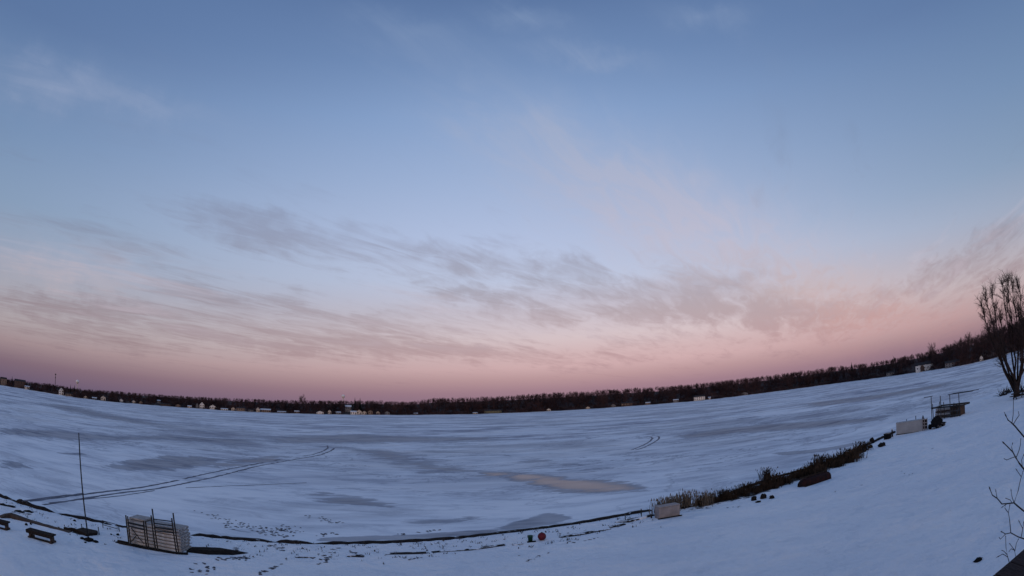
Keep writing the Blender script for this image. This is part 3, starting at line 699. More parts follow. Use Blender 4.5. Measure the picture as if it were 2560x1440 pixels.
# water towers and radio mast behind the left shore
def tower(px, py, dpx, dist, label, stem_r):
    a, e = azel(px, py); p = np.array([dist * math.sin(R(a)), dist * math.cos(R(a)), 0]); z = CAM_H + dist * math.tan(R(e)); rr = dpx / 2 * dist / FPX
    t = empty('water_tower', p); m = MB(); n = 14; prof = [(stem_r * 1.8, 0), (stem_r, 3), (stem_r, z - rr * 1.3), (rr * .6, z - rr * .85)] + [(rr * math.cos(q), z + rr * .92 * math.sin(q)) for q in np.linspace(-.75, 1.5, 9)]
    def lathe(pr):
        v = [(r * math.cos(2 * math.pi * j / n), r * math.sin(2 * math.pi * j / n), zz) for r, zz in pr for j in range(n)]
        return v, [(i * n + j, i * n + (j + 1) % n, (i + 1) * n + (j + 1) % n, (i + 1) * n + j) for i in range(len(pr) - 1) for j in range(n)]
    m.add(*lathe(prof[:4])); m.build('stem', M['wall_white'], t, True)
    m = MB(); m.add(*lathe(prof[3:])); m.build('tank', M['tank'], t, True)
    tag(t, label, 'water tower')
M['tank'] = mat('tank_paint', (.85, .82, .80), .5, (.78, .76, .75), .3)
tower(193.5, 954, 9, 820, 'white ball-shaped water tower above the left shore trees', .5)
tower(858, 990.5, 9, 1100, 'faint pale water tower top above the wood left of centre', .7)
a, e0 = azel(139, 934); dist = 850; zt = CAM_H + dist * math.tan(R(e0)); p = np.array([dist * math.sin(R(a)), dist * math.cos(R(a)), 0])
t = empty('radio_mast', p); m = MB()
for j in range(3): m.bar((math.cos(j * 2.094) * .5, math.sin(j * 2.094) * .5, 0), (math.cos(j * 2.094) * .35, math.sin(j * 2.094) * .35, zt), .22)
m.build('leg', M['dark_metal'], t); m = MB()
nb_ = 16
for i in range(nb_):
    z0, z1 = zt * i / nb_, zt * (i + 1) / nb_
    for j in range(3):
        q0, q1 = j * 2.094, (j + 1) * 2.094; m.bar((math.cos(q0) * .45, math.sin(q0) * .45, z0), (math.cos(q1) * .45, math.sin(q1) * .45, z1), .12)
m.build('lattice', M['dark_metal'], t); 
for z_, q_ in ((1, 1.6), (6, 1.2)): m = MB(); m.box((0, 0, zt - z_), (q_, q_, q_)); m.build('antenna', M['dark_metal'], t)
tag(t, 'thin dark radio mast above the far left shore', 'mast')

# ------------------------------------------------------------------ ice tracks and footprints
def ribbon(mb, pts, width, z, jit=.25, gap=0.0):
    pts = np.asarray(pts)[:, :2]
    L = np.concatenate([[0], np.cumsum(np.hypot(*np.diff(pts, axis=0).T))]); n = max(int(L[-1] / .5), 4); s = np.linspace(0, L[-1], n)
    x = np.interp(s, L, pts[:, 0]); y = np.interp(s, L, pts[:, 1])
    k = np.ones(7) / 7
    if n > 14:
        x2 = np.convolve(np.pad(x, 3, 'edge'), k, 'valid'); y2 = np.convolve(np.pad(y, 3, 'edge'), k, 'valid'); x, y = x2, y2
    tx, ty = np.gradient(x), np.gradient(y); q = np.hypot(tx, ty) + 1e-9; nx, ny = -ty / q, tx / q
    w0 = width / 2 * (1 + jit * rng.normal(0, 1, n).clip(-2, 2)); w1 = width / 2 * (1 + jit * rng.normal(0, 1, n).clip(-2, 2))
    zz = z(x, y) if callable(z) else np.full(n, z)
    V = np.empty((2 * n, 3)); V[0::2] = np.stack([x + nx * w0, y + ny * w0, zz], 1); V[1::2] = np.stack([x - nx * w1, y - ny * w1, zz], 1)
    f = []; on = True
    for i in range(n - 1):
        if gap and rng.random() < .12: on = rng.random() > gap
        if on: f.append((2 * i, 2 * i + 2, 2 * i + 3, 2 * i + 1))
    if f: mb.add(V, f)
def track(pairs, label, width):
    m = MB()
    for pl_, w_, gp_ in pairs: ribbon(m, [ice_pt(*q) for q in pl_], w_, .006 + .002 * rng.random(), .3, gp_)
    o = m.build('tire_track', M['track']); tag(o, label, 'tire track', kind='structure')
track([([(60, 1254), (100, 1250), (200, 1237), (260, 1229), (340, 1221), (420, 1206), (500, 1188), (560, 1175), (640, 1160), (720, 1145), (780, 1137), (808, 1128), (820, 1120), (818, 1113)], .34, .15),
       ([(95, 1263), (140, 1258), (210, 1246), (290, 1233), (380, 1224), (450, 1211), (540, 1192), (640, 1166), (730, 1150), (800, 1138), (830, 1126), (836, 1120)], .34, .15)],
      'pair of long dark vehicle tracks curving across the ice on the left', .3)
track([([(110, 1259), (200, 1249), (300, 1240), (420, 1221), (560, 1215), (700, 1210), (820, 1204), (1050, 1195)], .22, .5), ([(60, 1252), (150, 1240), (210, 1234)], .3, 0.2)], 'faint flatter tracks running right below the main vehicle tracks', .25)
track([([(1574, 1126), (1590, 1121), (1612, 1111), (1626, 1103), (1632, 1095), (1625, 1092)], .34, .0), ([(1586, 1126), (1610, 1119), (1632, 1108), (1648, 1097), (1648, 1091), (1638, 1090)], .34, .0)],
      'short pair of hooked vehicle tracks on the ice right of centre', .3)
def prints(spots, label, zf, smin=.10, smax=.22):
    m = MB()
    for (px, py) in spots:
        p = gp(px, py); L = (smin + (smax - smin) * rng.random()) * .62; an = rng.random() * 6.28; n = 8
        th = np.arange(n) * 2 * math.pi / n; rr = 1 + .35 * rng.normal(0, 1, n).clip(-1, 1)
        x = np.cos(th) * L * rr; y = np.sin(th) * L * .55 * rr; xx = x * math.cos(an) - y * math.sin(an) + p[0]; yy = x * math.sin(an) + y * math.cos(an) + p[1]
        zz = np.maximum(bank_z(xx, yy), 0) + .012
        m.add(np.stack([np.append(xx, p[0]), np.append(yy, p[1]), np.append(zz, zz.mean() - .004)], 1), [(i, (i + 1) % n, n) for i in range(n)])
    o = m.build('footprints', M['footprint']); tag(o, label, 'footprints', kind='stuff')
def cloud(x0, y0, x1, y1, n, th): 
    t = rng.random(n); return [(x0 + (x1 - x0) * q + rng.normal(0, th * .6), y0 + (y1 - y0) * q + rng.normal(0, th * .35)) for q in t]
prints(cloud(495, 1282, 620, 1312, 26, 10) + cloud(560, 1312, 745, 1328, 70, 14) + cloud(640, 1330, 735, 1342, 30, 10) + cloud(760, 1287, 850, 1310, 26, 8) + cloud(700, 1325, 760, 1330, 12, 8) + cloud(790, 1338, 870, 1332, 14, 6) + cloud(990, 1338, 1100, 1325, 14, 5),
       'trampled dark footprints on the ice before the dock stack', 0)
prints(cloud(672, 1364, 720, 1376, 14, 6) + cloud(800, 1408, 845, 1370, 22, 10) + cloud(640, 1439, 720, 1402, 14, 6) + cloud(745, 1392, 790, 1394, 5, 4) + cloud(870, 1378, 905, 1390, 10, 5) + cloud(1010, 1400, 1060, 1392, 6, 5),
       'dark footprints leading down the snowy bank at bottom centre', 0)
prints(cloud(540, 1398, 620, 1395, 22, 8) + cloud(480, 1425, 520, 1436, 8, 8) + cloud(560, 1385, 620, 1366, 12, 8) + cloud(480, 1400, 545, 1430, 8, 10), 'dark footprints and clods beside the right end of the dock stack', 0)
prints(cloud(1318, 1402, 1372, 1382, 9, 3) + cloud(1425, 1358, 1505, 1344, 6, 2) + cloud(1760, 1270, 1780, 1272, 5, 4) + cloud(1815, 1270, 1852, 1266, 5, 2) + [(1298, 1389), (1424, 1354)], 'scattered small footprints on the open snow right of the red ball', 0, .08, .16)
prints([(2255, 1178), (2261, 1184), (2281, 1184), (2273, 1187), (2153, 1213), (2088, 1230), (2089, 1228), (2333, 1121), (2331, 1122)], 'few isolated dark marks on the wide snow slope at right', 0, .10, .16)

# ------------------------------------------------------------------ seawall and half-buried timbers along the shore
def beam(name, pl_, hpx, wd, mat_, label, cat, top=0.0, group=None, lift=0.0):
    pts = np.array([gp(*q) for q in pl_]); L = np.concatenate([[0], np.cumsum(np.hypot(*np.diff(pts[:, :2], axis=0).T))]); n = max(int(L[-1] / .35), 5); s = np.linspace(0, L[-1], n)
    x = np.interp(s, L, pts[:, 0]); y = np.interp(s, L, pts[:, 1]); hp = np.interp(s, L, np.broadcast_to(hpx, len(pl_)))
    z = np.maximum(bank_z(x, y), 0.0); dist = np.sqrt(x * x + y * y + 49); h = hp / FPX * dist * (1 + .16 * rng.normal(0, 1, n).clip(-1.5, 1.5)) + lift
    tx, ty = np.gradient(x), np.gradient(y); q = np.hypot(tx, ty); nx, ny = -ty / q * wd / 2, tx / q * wd / 2
    j = 1 + .15 * rng.normal(0, 1, n)
    V = np.stack([np.stack([x - nx * j, y - ny * j, z - .15], 1), np.stack([x - nx * j, y - ny * j, z + h * .85], 1), np.stack([x - nx * .3, y - ny * .3, z + h], 1), np.stack([x + nx, y + ny, z + h * .95], 1), np.stack([x + nx, y + ny, z - .3], 1)], 1).reshape(-1, 3)
    f = [(5 * i + k, 5 * i + k + 1, 5 * i + k + 6, 5 * i + k + 5) for i in range(n - 1) for k in range(4)] + [(0, 1, 2, 3, 4), tuple(5 * (n - 1) + k for k in (4, 3, 2, 1, 0))]
    m = MB(); m.add(V, f); o = m.build(name, mat_); return tag(o, label, cat, group)
DW = M['dark_wood']
beam('seawall', [(-60, 1221), (0, 1241), (60, 1262), (110, 1276), (200, 1297), (256, 1308), (312, 1318)], [6, 6, 8, 8, 7, 5, 2.5], .3, M['shore_earth'], 'dark low seawall line along the shore at far left', 'seawall')
beam('seawall', [(462, 1337), (500, 1341), (560, 1347), (640, 1353), (740, 1359), (830, 1360), (935, 1359), (1050, 1353), (1130, 1348), (1250, 1333), (1350, 1321), (1450, 1308), (1540, 1292), (1600, 1281), (1626, 1276)],
     [5, 6, 6.5, 7, 8, 5.5, 6, 5, 5, 3, 3, 4, 4.5, 4.5, 2.5], .3, M['shore_earth'], 'long dark seawall line sweeping along the shore at centre', 'seawall')
beam('seawall', [(1706, 1272), (1760, 1256), (1840, 1228), (1930, 1196), (2010, 1176), (2090, 1150), (2140, 1126), (2200, 1098), (2236, 1082)], 4, .3, M['shore_earth'], 'dark low seawall line behind the dry plants on the right shore', 'seawall')
TB = 'half-buried timbers along the bank'
beam('landscape_timber', [(1400, 1344), (1440, 1339), (1480, 1331), (1524, 1322)], [1.5, 4, 3.5, 2], .25, M['buried'], 'dark timber half buried in snow right of the red ball', 'timber', group=TB)
beam('landscape_timber', [(1524, 1319), (1545, 1316), (1562, 1311)], 3, .2, M['buried'], 'short dark timber right of the long half-buried one', 'timber', group=TB)
beam('landscape_timber', [(1540, 1305), (1570, 1306), (1605, 1297), (1640, 1287), (1652, 1283)], [2, 5, 5, 3, 2], .2, M['buried'], 'dark timber edge running up to the white box', 'timber', group=TB)
beam('landscape_timber', [(1080, 1381), (1120, 1378), (1165, 1376), (1210, 1370), (1262, 1363)], [1.5, 3, 2.5, 3, 2], .22, M['buried'], 'broken dark timber line in the snow left of the green pail', 'timber', group=TB)
beam('landscape_timber', [(966, 1385), (1010, 1385), (1066, 1383)], [1.5, 3, 3], .25, M['buried'], 'dark timber half buried at bottom centre', 'timber', group=TB)
beam('landscape_timber', [(868, 1391), (885, 1391), (910, 1392)], [3, 4, 2], .2, M['buried'], 'short dark chunk of timber left of the bottom centre timber', 'timber', group=TB)
beam('landscape_timber', [(1280, 1362), (1308, 1359)], 2, .2, M['buried'], 'short dark timber just left of the green pail', 'timber', group=TB)
beam('landscape_timber', [(738, 1393), (760, 1393), (785, 1393)], [2, 4, 2], .2, M['buried'], 'short dark timber among the footprints left of centre', 'timber', group=TB)
beam('edging_board', [(0, 1294), (24, 1294), (46, 1299), (80, 1306), (120, 1317), (176, 1331)], [3, 12, 9, 4, 3, 2], .3, M['brown_wood'], 'long dark edging board tapering away beside the benches', 'board')
beam('driftwood_log', [(161, 1324), (178, 1327), (196, 1330)], 6, .18, M['dark_wood'], 'short dark log left of the flagpole', 'log')
for q, L_ in (((5, 1262), 'dark clump of weeds behind the left bench at the frame edge'), ((25, 1266), 'second dark clump of weeds near the left seawall'), ((47, 1279), 'small dark clod left of the edging board'), ((70, 1279), 'small dark clod above the edging board')):
    beam('earth_clod', [(q[0] - 10, q[1] - 2), (q[0], q[1]), (q[0] + 12, q[1] + 3)], [1, 3, 1], .3, M['earth'], L_, 'clod')
def stone(px, py, wpx, hpx, label, mat_=None, name='stone', cat='stone'):
    p = gp(px, py); w_ = px_m(p, wpx); h = px_m(p, hpx); n = 8
    m = MB(); rs = [(.9, -.1), (1, .3), (.8, .75), (.4, 1.0)]
    v = []
    for r_, z in rs:
        for j in range(n):
            th = j * 2 * math.pi / n; k = w_ / 2 * r_ * (1 + .18 * rng.normal()); v.append((k * math.cos(th), k * .7 * math.sin(th), h * z * (1 + .1 * rng.normal())))
    m.add(v, [(i * n + j, i * n + (j + 1) % n, (i + 1) * n + (j + 1) % n, (i + 1) * n + j) for i in range(3) for j in range(n)] + [tuple(3 * n + j for j in range(n))])
    return tag(m.build(name, mat_ or M['earth'], None, True, loc=p), label, cat)
stone(187, 1303, 10, 4, 'dark stone on the snow left of the flagpole'); stone(66, 1313, 10, 5, 'larger dark stone above the near bench'); stone(77, 1311, 8, 4, 'smaller dark stone above the near bench')
stone(935, 1359, 10, 6, 'dark knob standing on the centre seawall'); stone(1114, 1351, 6, 4, 'small dark stone on the beach by the centre seawall')
stone(295, 1338, 10, 4, 'dark stone at the left foot of the dock stack'); stone(278, 1337, 6, 3, 'tiny dark stone below the handrail')
stone(1885, 1251, 14, 10, 'dark stone at the left of the rubble below the plants'); stone(1908, 1246, 20, 10, 'large dark stone in the rubble below the plants'); stone(1930, 1246, 16, 7, 'flat dark stone at the right of the rubble'); stone(1895, 1256, 16, 4, 'low dark stone in front of the rubble')
stone(1869, 1240, 10, 5, 'small dark stone between rubble and plants')
stone(2204, 1116, 24, 9, 'dark oval boulder alone on the snow right of the plants'); stone(2160, 1130, 14, 8, 'dark boulder at the right end of the plant bed'); stone(2176, 1120, 12, 8, 'dark boulder next to the seawall beyond the plants'); stone(2180, 1108, 16, 12, 'highest dark boulder by the seawall end')
stone(2445, 1402, 30, 7, 'dark flat chunk lying alone in the snow at bottom right', M['tarp'], 'bark_chunk', 'chunk')

VV = []; TT = []; off = 0
for k in range(420):
    px = rng.random() * 1660; sy = np.interp(px, [q[0] for q in SHORE_PX], [q[1] for q in SHORE_PX]); p = gp(px, sy + 4 + 46 * rng.random() ** 2.2)
    if rng.random() < .5 and px < 1300: p = p + rng.normal(0, .5, 3) * (1, 1, 0); p[2] = float(bank_z(p[0], p[1]))
    n = 5; b_ = p + np.stack([rng.normal(0, .06, n), rng.normal(0, .06, n), np.zeros(n) - .02], 1); hgt = .05 + .10 * rng.random(n)
    tp = b_ + np.stack([rng.normal(0, .05, n), rng.normal(0, .05, n), hgt], 1); wv = rng.normal(0, .016, (n, 3)); wv[:, 2] = 0
    VV.append(np.stack([b_ - wv, b_ + wv, tp], 1).reshape(-1, 3)); TT.append(np.arange(3 * n).reshape(-1, 3) + off); off += 3 * n
tag(mesh_np('grass_stubble', np.concatenate(VV), np.concatenate(TT), M['dry_grass']), 'sparse dark grass stubble poking through the snow near the shore', 'stubble', kind='stuff')

# ------------------------------------------------------------------ stack of dock sections with leg frames
fl, fr, br_ = gp(318, 1360), gp(450, 1383), gp(472, 1373)
ux = fr - fl; ux[2] = 0; LEN = np.linalg.norm(ux); ux /= LEN; rz = math.atan2(ux[1], ux[0]); uy = np.array([-ux[1], ux[0], 0])
DEP = 1.05; NL = 7; HT = px_m(fr, 60); lh = HT / NL
base_z = float(min(bank_z(fl[0], fl[1]), bank_z(fr[0], fr[1])))
def L2W(x, y, z): return fl + ux * x + uy * y + np.array([0, 0, z + base_z - fl[2]])
dock0 = None
names_ = ['bottom', 'second', 'third', 'fourth', 'fifth', 'sixth', 'top']
for i in range(NL):
    if dock0 is None:
        t = empty('dock_section', (0, 0, 0)); hh = lh * .62
        m = MB(); m.box((LEN / 2, .03, hh / 2), (LEN, .05, hh)); m.build('side_rail', M['alu'], t)
        m = MB(); m.box((LEN / 2, DEP - .03, hh / 2), (LEN, .05, hh)); m.build('side_rail', M['alu'], t)
        for x in (.025, LEN - .025):
            m = MB(); m.box((x, DEP / 2, hh * .86), (.05, DEP - .12, hh * .26)); m.box((x, DEP / 2, hh * .1), (.05, DEP - .12, hh * .2))
            for yy in (.32, .62, .9): m.box((x, yy, hh * .45), (.05, .05, hh * .54))
            m.build('end_frame', M['alu'], t)
        n = 14
        pm = MB(); pm.box((0, 0, 0), (LEN / n - .015, DEP - .16, .03)); pl0 = pm.build('deck_plank', M['deck'], t); pl0.location = (LEN / n * .5, DEP / 2, hh + .016)
        for k in range(1, n):
            q = pl0.copy(); C.objects.link(q); q.parent = t; q.location = (LEN / n * (k + .5), DEP / 2, hh + .016)
        dock0 = t
    else: t = copy_tree(dock0)
    jx, jy = rng.normal(0, .02), rng.normal(0, .012)
    t.location = L2W(jx, .16 + jy, .06 + i * lh); t.rotation_euler.z = rz + rng.normal(0, .006)
    tag(t, f'pale dock section, {names_[i]} in the stack on the left beach' if i in (0, NL - 1) else f'pale dock section, {names_[i]} from the bottom of the stack on the left beach', 'dock section', 'dock sections in the beach stack')
# snow-free tan sheet on top
t = MB(); t.box((0, 0, 0), (LEN * .30, DEP * .75, .07)); o = t.build('plywood_sheet', M['deck'], None, loc=L2W(LEN * .19, .16 + DEP * .5, .06 + NL * lh + .05), rz=rz); tag(o, 'tan plywood sheet lying on the left end of the dock stack', 'plywood')
def leg_frame(x0, legs, bars, braces, lean, label):
    t = empty('dock_leg_frame', L2W(x0, -.12, 0), rz); kp = px_m(fr, 1)
    for x, hp in legs:
        m = MB(); m.tube([(x, -.10, -.05), (x + lean * hp / 100, .10, hp * kp)], .036, 8); lg = m.build('leg', M['dark_metal'], t)
        m = MB(); m.tube([(x - .002, -.10, -.06), (x, -.098, .05)], .06, 8); m.build('foot', M['galv'], lg)
    for za, zb, r0 in bars:
        m = MB(); xa, xb = legs[1][0], legs[2][0]
        m.tube([(xa + lean * za / 100, -.1 + .2 * za / 90, za * kp), (xb + lean * zb / 100, -.1 + .2 * zb / 90, zb * kp)], r0, 6); m.build('crossbar', M['dark_metal'], t)
    for a, b in braces:
        m = MB(); m.tube([(a[0], -.06, a[1] * kp), (b[0], -.06, b[1] * kp)], .022, 6); m.build('brace', M['dark_metal'], t)
    tag(t, label, 'dock frame')
leg_frame(.26, ((0, 76), (.10, 74), (.98, 71), (1.10, 71)), ((59, 58, .045), (51, 50, .03)), (((.22, 48), (.86, 13)), ((.12, 12), (.52, 33))), -.16, 'dark braced leg frame leaning on the left half of the dock stack')
leg_frame(1.74, ((0, 88), (.13, 105), (1.10, 90), (1.22, 103)), ((80, 82, .028), (70, 72, .028), (61, 62, .045), (52, 55, .03)), (), -.17, 'dark taller ladder-like leg frame leaning on the right half of the dock stack')
beam('skid_timber', [(291, 1356), (330, 1365), (390, 1376), (440, 1385), (470, 1386)], [3, 4, 4, 4, 3], .2, M['earth'], 'dark skid timber running under the front of the dock stack', 'timber')
m = MB(); m.bar(L2W(-.45, -.15, .08), L2W(.12, -.02, .05), .09, .12); m.bar(L2W(-.30, -.3, .05), L2W(.5, -.2, .04), .08, .1); o = m.build('scrap_timber', M['dark_wood']); tag(o, 'dark scrap timbers at the left foot of the dock stack', 'timber')
# dark tarp lying right of the stack
pts = [gp(468, 1372), (gp(500, 1371)), gp(560, 1374), gp(622, 1383), gp(585, 1388), gp(520, 1387), gp(466, 1381)]
ctr = sum(pts) / len(pts); m = MB(); v = [ctr + (0, 0, .16)]
ring = [(q + (ctr - q) * .35) + (0, 0, .12 + .04 * rng.normal()) for q in pts]
v += ring + [q + (0, 0, .01) for q in pts]; k = len(pts)
m.add(v, [(0, 1 + i, 1 + (i + 1) % k) for i in range(k)] + [(1 + i, 1 + k + i, 1 + k + (i + 1) % k, 1 + (i + 1) % k) for i in range(k)])
tag(m.build('ground_tarp', M['earth'], None), 'dark crumpled tarp on the snow right of the dock stack', 'tarp')

# ------------------------------------------------------------------ benches, flagpole, handrail on the left
def bench(pa, pb, label):
    a, b = gp(*pa), gp(*pb); d = b - a; d[2] = 0; L = np.linalg.norm(d); t = empty('bench', (a + b) / 2, math.atan2(d[1], d[0]))
    h = .34
    for y in (-.14, .0, .14):
        m = MB(); m.box((0, y, h), (L, .13, .055)); m.build('seat_plank', M['dark_wood'], t)
    m = MB(); m.box((0, -.215, h - .05), (L, .03, .14)); m.build('apron', M['dark_wood'], t)
    for s in (-1, 1):
        m = MB(); m.box((s * (L / 2 - .14), 0, h / 2 - .02), (.10, .26, h - .06)); m.box((s * (L / 2 - .14), 0, .03), (.14, .46, .08)); m.build('leg', M['brown_wood'], t)
    m = MB(); m.box((0, -.12, .04), (L - .1, .10, .06)); m.build('stretcher', M['dark_wood'], t)
    tag(t, label, 'bench', 'benches on the left bank')
bench((73, 1341), (138, 1359), 'whole dark backless wooden bench on the snow at lower left')
bench((-55, 1305), (24, 1326), 'dark wooden bench cut off by the left edge')
base = gp(222, 1352); zt = CAM_H + math.hypot(base[0], base[1]) * math.tan(R(azel(197, 1085)[1])) 
t = empty('flagpole', base); H_ = zt - base[2]
top = pdir(197, 1085); k = math.hypot(base[0], base[1]) / math.hypot(top[0], top[1]); ofs = np.array([top[0] * k, top[1] * k, 0]) - [base[0], base[1], 0]
m = MB(); m.tube([(0, 0, -.2), ofs * .33 + (0, 0, H_ * .33), ofs * .66 + (0, 0, H_ * .66), ofs + (0, 0, H_)], [.038, .034, .030, .022], 8); m.build('pole', M['dark_metal'], t, True)
m = MB(); m.tube([ofs + (0, 0, H_), ofs + (0, 0, H_ + .05)], [.035, .02], 8); m.build('cap', M['galv'], t)
m = MB(); m.tube([ofs * .66 + (.05, -.02, H_ * .95), (.06, -.03, .6)], .006, 4); m.build('halyard', M['galv'], t)
m = MB(); m.box((0, 0, .04), (.36, .36, .14)); m.build('footing', M['earth'], t)
tag(t, 'tall thin dark flagpole standing on the left bank', 'flagpole')
pc = [gp(*q) for q in ((190, 1330), (207, 1325), (245, 1333), (243, 1338), (216, 1341))]
m = MB(); k = len(pc); m.add([q + (0, 0, .13) for q in pc] + [q - (0, 0, .1) for q in pc], [tuple(range(k))[::-1]] + [(i, (i + 1) % k, (i + 1) % k + k, i + k) for i in range(k)])
tag(m.build('low_platform', M['dark_wood']), 'dark low platform at the foot of the flagpole', 'platform')
stone(225, 1352, 22, 4, 'dark clod at the very foot of the flagpole'); stone(238, 1355, 20, 4, 'flat dark clod right of the flagpole foot'); stone(206, 1347, 18, 4, 'dark clod left of the flagpole foot'); stone(214, 1357, 8, 3, 'tiny dark clod below the flagpole foot')
def stake(px, ytop, ybot, rpx, label, mat_=M['dark_metal']):
    p = gp(px, ybot); m = MB(); h = px_m(p, ybot - ytop); m.tube([(0, 0, -.2), (-.02, 0, h)], px_m(p, rpx), 6); m.tube([(-.02, 0, h), (-.02, 0, h + .02)], px_m(p, rpx) * 1.3, 6)
    tag(m.build('stake', mat_, None, loc=p), label, 'stake', 'stakes along the shore')
stake(206, 1312, 1326, 1.2, 'short dark stake left of the flagpole'); stake(248.5, 1319, 1337, 1.2, 'short dark stake right of the flagpole')
stake(1564, 1287, 1304, 1.1, 'thin dark stake left of the white box, left one of two'); stake(1604, 1272, 1296, 1.3, 'taller dark stake left of the white box, right one of two'); stake(1629, 1286, 1295, 2.2, 'short stubby stake beside the white box')
a, b = gp(258, 1320), gp(299, 1329); d = b - a; d[2] = 0; L = np.linalg.norm(d); t = empty('handrail', a, math.atan2(d[1], d[0])); hR = px_m(a, 18)
for x in (0, L): m = MB(); m.tube([(x, 0, -.2), (x - .02, 0, hR)], .022, 6); m.build('post', M['dark_metal'], t)
for z in (hR, hR * .45): m = MB(); m.tube([(-.02, 0, z), (L - .02, 0, z)], .02, 6); m.build('rail', M['dark_metal'], t)
tag(t, 'small dark pipe handrail left of the dock stack', 'handrail')

# ------------------------------------------------------------------ red ball, green pail, white box
p = gp(1355, 1350); rr = px_m(p, 10.5); t = empty('buoy_ball', p)
m = MB(); n1, n2 = 20, 12; v = [(rr * math.cos(2 * math.pi * j / n1) * math.cos(q), rr * math.sin(2 * math.pi * j / n1) * math.cos(q), rr * .9 + rr * math.sin(q)) for q in np.linspace(-1.5, 1.5, n2) for j in range(n1)]
m.add(v, [(i * n1 + j, i * n1 + (j + 1) % n1, (i + 1) * n1 + (j + 1) % n1, (i + 1) * n1 + j) for i in range(n2 - 1) for j in range(n1)] + [tuple(range(n1))[::-1], tuple((n2 - 1) * n1 + j for j in range(n1))]); m.build('ball', M['red_vinyl'], t, True)
m = MB(); m.tube([(0, 0, rr * 1.88), (0, 0, rr * 2.0)], [rr * .16, rr * .12], 8); m.build('eyelet', M['dark_metal'], t)
tag(t, 'round dark red ball buoy on the snow at bottom centre', 'buoy')
p = gp(1326, 1353); hp = px_m(p, 15); rr = px_m(p, 6.5); t = empty('pail', p)
def lathe(pr, n=16): return [(r * math.cos(2 * math.pi * j / n), r * math.sin(2 * math.pi * j / n), z) for r, z in pr for j in range(n)], [(i * n + j, i * n + (j + 1) % n, (i + 1) * n + (j + 1) % n, (i + 1) * n + j) for i in range(len(pr) - 1) for j in range(n)]
m = MB(); m.add(*lathe([(.01, .01), (rr * .82, 0), (rr, hp), (rr * 1.06, hp), (rr * 1.06, hp - .03), (rr * .93, hp - .03), (rr * .76, .03), (.01, .03)])); m.build('body', M['green_plastic'], t, True)
m = MB(); m.tube([(rr * math.cos(q) * 1.1, -rr * .4 - .02, hp * .9 - rr * 1.1 * math.sin(q)) for q in np.linspace(0, math.pi, 9)], .006, 5); m.build('handle', M['galv'], t)
tag(t, 'small dark green pail beside the red ball', 'pail')
beam('scrap_timber', [(1318, 1356), (1340, 1354)], 2, .15, M['earth'], 'thin dark scrap under the green pail', 'timber')
a, b = gp(1648, 1298), gp(1700, 1290); d = b - a; d[2] = 0; L = np.linalg.norm(d); t = empty('deck_box', a, math.atan2(d[1], d[0])); hB = px_m(a, 31)
m = MB(); m.box((L / 2, .3, hB * .45 - .02), (L, .6, hB * .9 + .04)); m.build('body', M['white_plastic'], t)
m = MB(); m.box((L / 2, .3, hB * .95), (L + .05, .66, hB * .1)); m.build('lid', M['white_plastic'], t)
m = MB(); m.box((L / 2, -.012, hB * .82), (.14, .03, .04)); m.build('latch', M['grey_panel'], t)
m = MB(); m.box((L / 2, -.06, .02), (L + .2, .1, .07)); m.build('plinth', M['earth'], t)
for o in t.children:
    bv = o.modifiers.new('bevel', 'BEVEL'); bv.width = .035; bv.segments = 3
tag(t, 'white plastic deck box standing on the snow by the shore', 'deck box')

# ------------------------------------------------------------------ dry plants along the right shore
def clump_mesh(seed, n, h, spr, wbl, head):
    r = np.random.default_rng(seed); V = []; T = []; o = 0
    for _ in range(n):
        b = r.normal(0, spr * .5, 2); hh = h * (.45 + .55 * r.random()); ln = r.normal(0, .16, 2) * hh; th = r.random() * 3.14; wx = np.array([math.cos(th), math.sin(th), 0]) * wbl * (.6 + .8 * r.random())
        p0 = np.array([b[0], b[1], -.05]); p1 = p0 + (ln[0] * .4, ln[1] * .4, hh * .6); p2 = p0 + (ln[0] * 1.3, ln[1] * 1.3, hh)
        V += [p0 - wx, p0 + wx, p1 + wx * .8, p1 - wx * .8, p2]; T += [(o, o + 1, o + 2), (o, o + 2, o + 3), (o + 3, o + 2, o + 4)]; o += 5
        if head and r.random() < .5:
            q = p2 - (0, 0, .06 * h); V += [q - wx * 2.2 + (0, 0, -.05), q + wx * 2.2 + (0, 0, -.05), q + (0, 0, .12)]; T.append((o, o + 1, o + 2)); o += 3
    return np.array(V), np.array(T)
def clump(src, p, sc, rz_, label, group=None, flat=1.0):
    o = src.copy(); C.objects.link(o); o.location = p; o.scale = (sc, sc, sc * flat); o.rotation_euler.z = rz_; return tag(o, label, 'plant', group)
protos = []
for k in range(5):
    V, T = clump_mesh(50 + k, 150, 1.0, .62, .022, True); o = mesh_np('dry_plant_clump', V, T, M['dry_grass'] if k < 4 else M['dry_grass2']); protos.append(o)
used = set()
def put(k, p, sc, label, group=None, flat=1.0):
    if k not in used:
        used.add(k); o = protos[k]; o.location = p; o.scale = (sc, sc, sc * flat); o.rotation_euler.z = rng.random() * 6.28; return tag(o, label, 'plant', group)
    return clump(protos[k], p, sc, rng.random() * 6.28, label, group, flat)
LOW = [(1745, 1266), (1790, 1257), (1840, 1246), (1890, 1236), (1935, 1230), (1980, 1206), (2020, 1194), (2060, 1184), (2090, 1172), (2120, 1158), (2145, 1146)]
HIGH = [(1745, 1261), (1790, 1250), (1840, 1234), (1890, 1222), (1935, 1206), (1980, 1192), (2020, 1180), (2060, 1168), (2090, 1154), (2120, 1143), (2145, 1134)]
lx = [q[0] for q in LOW]
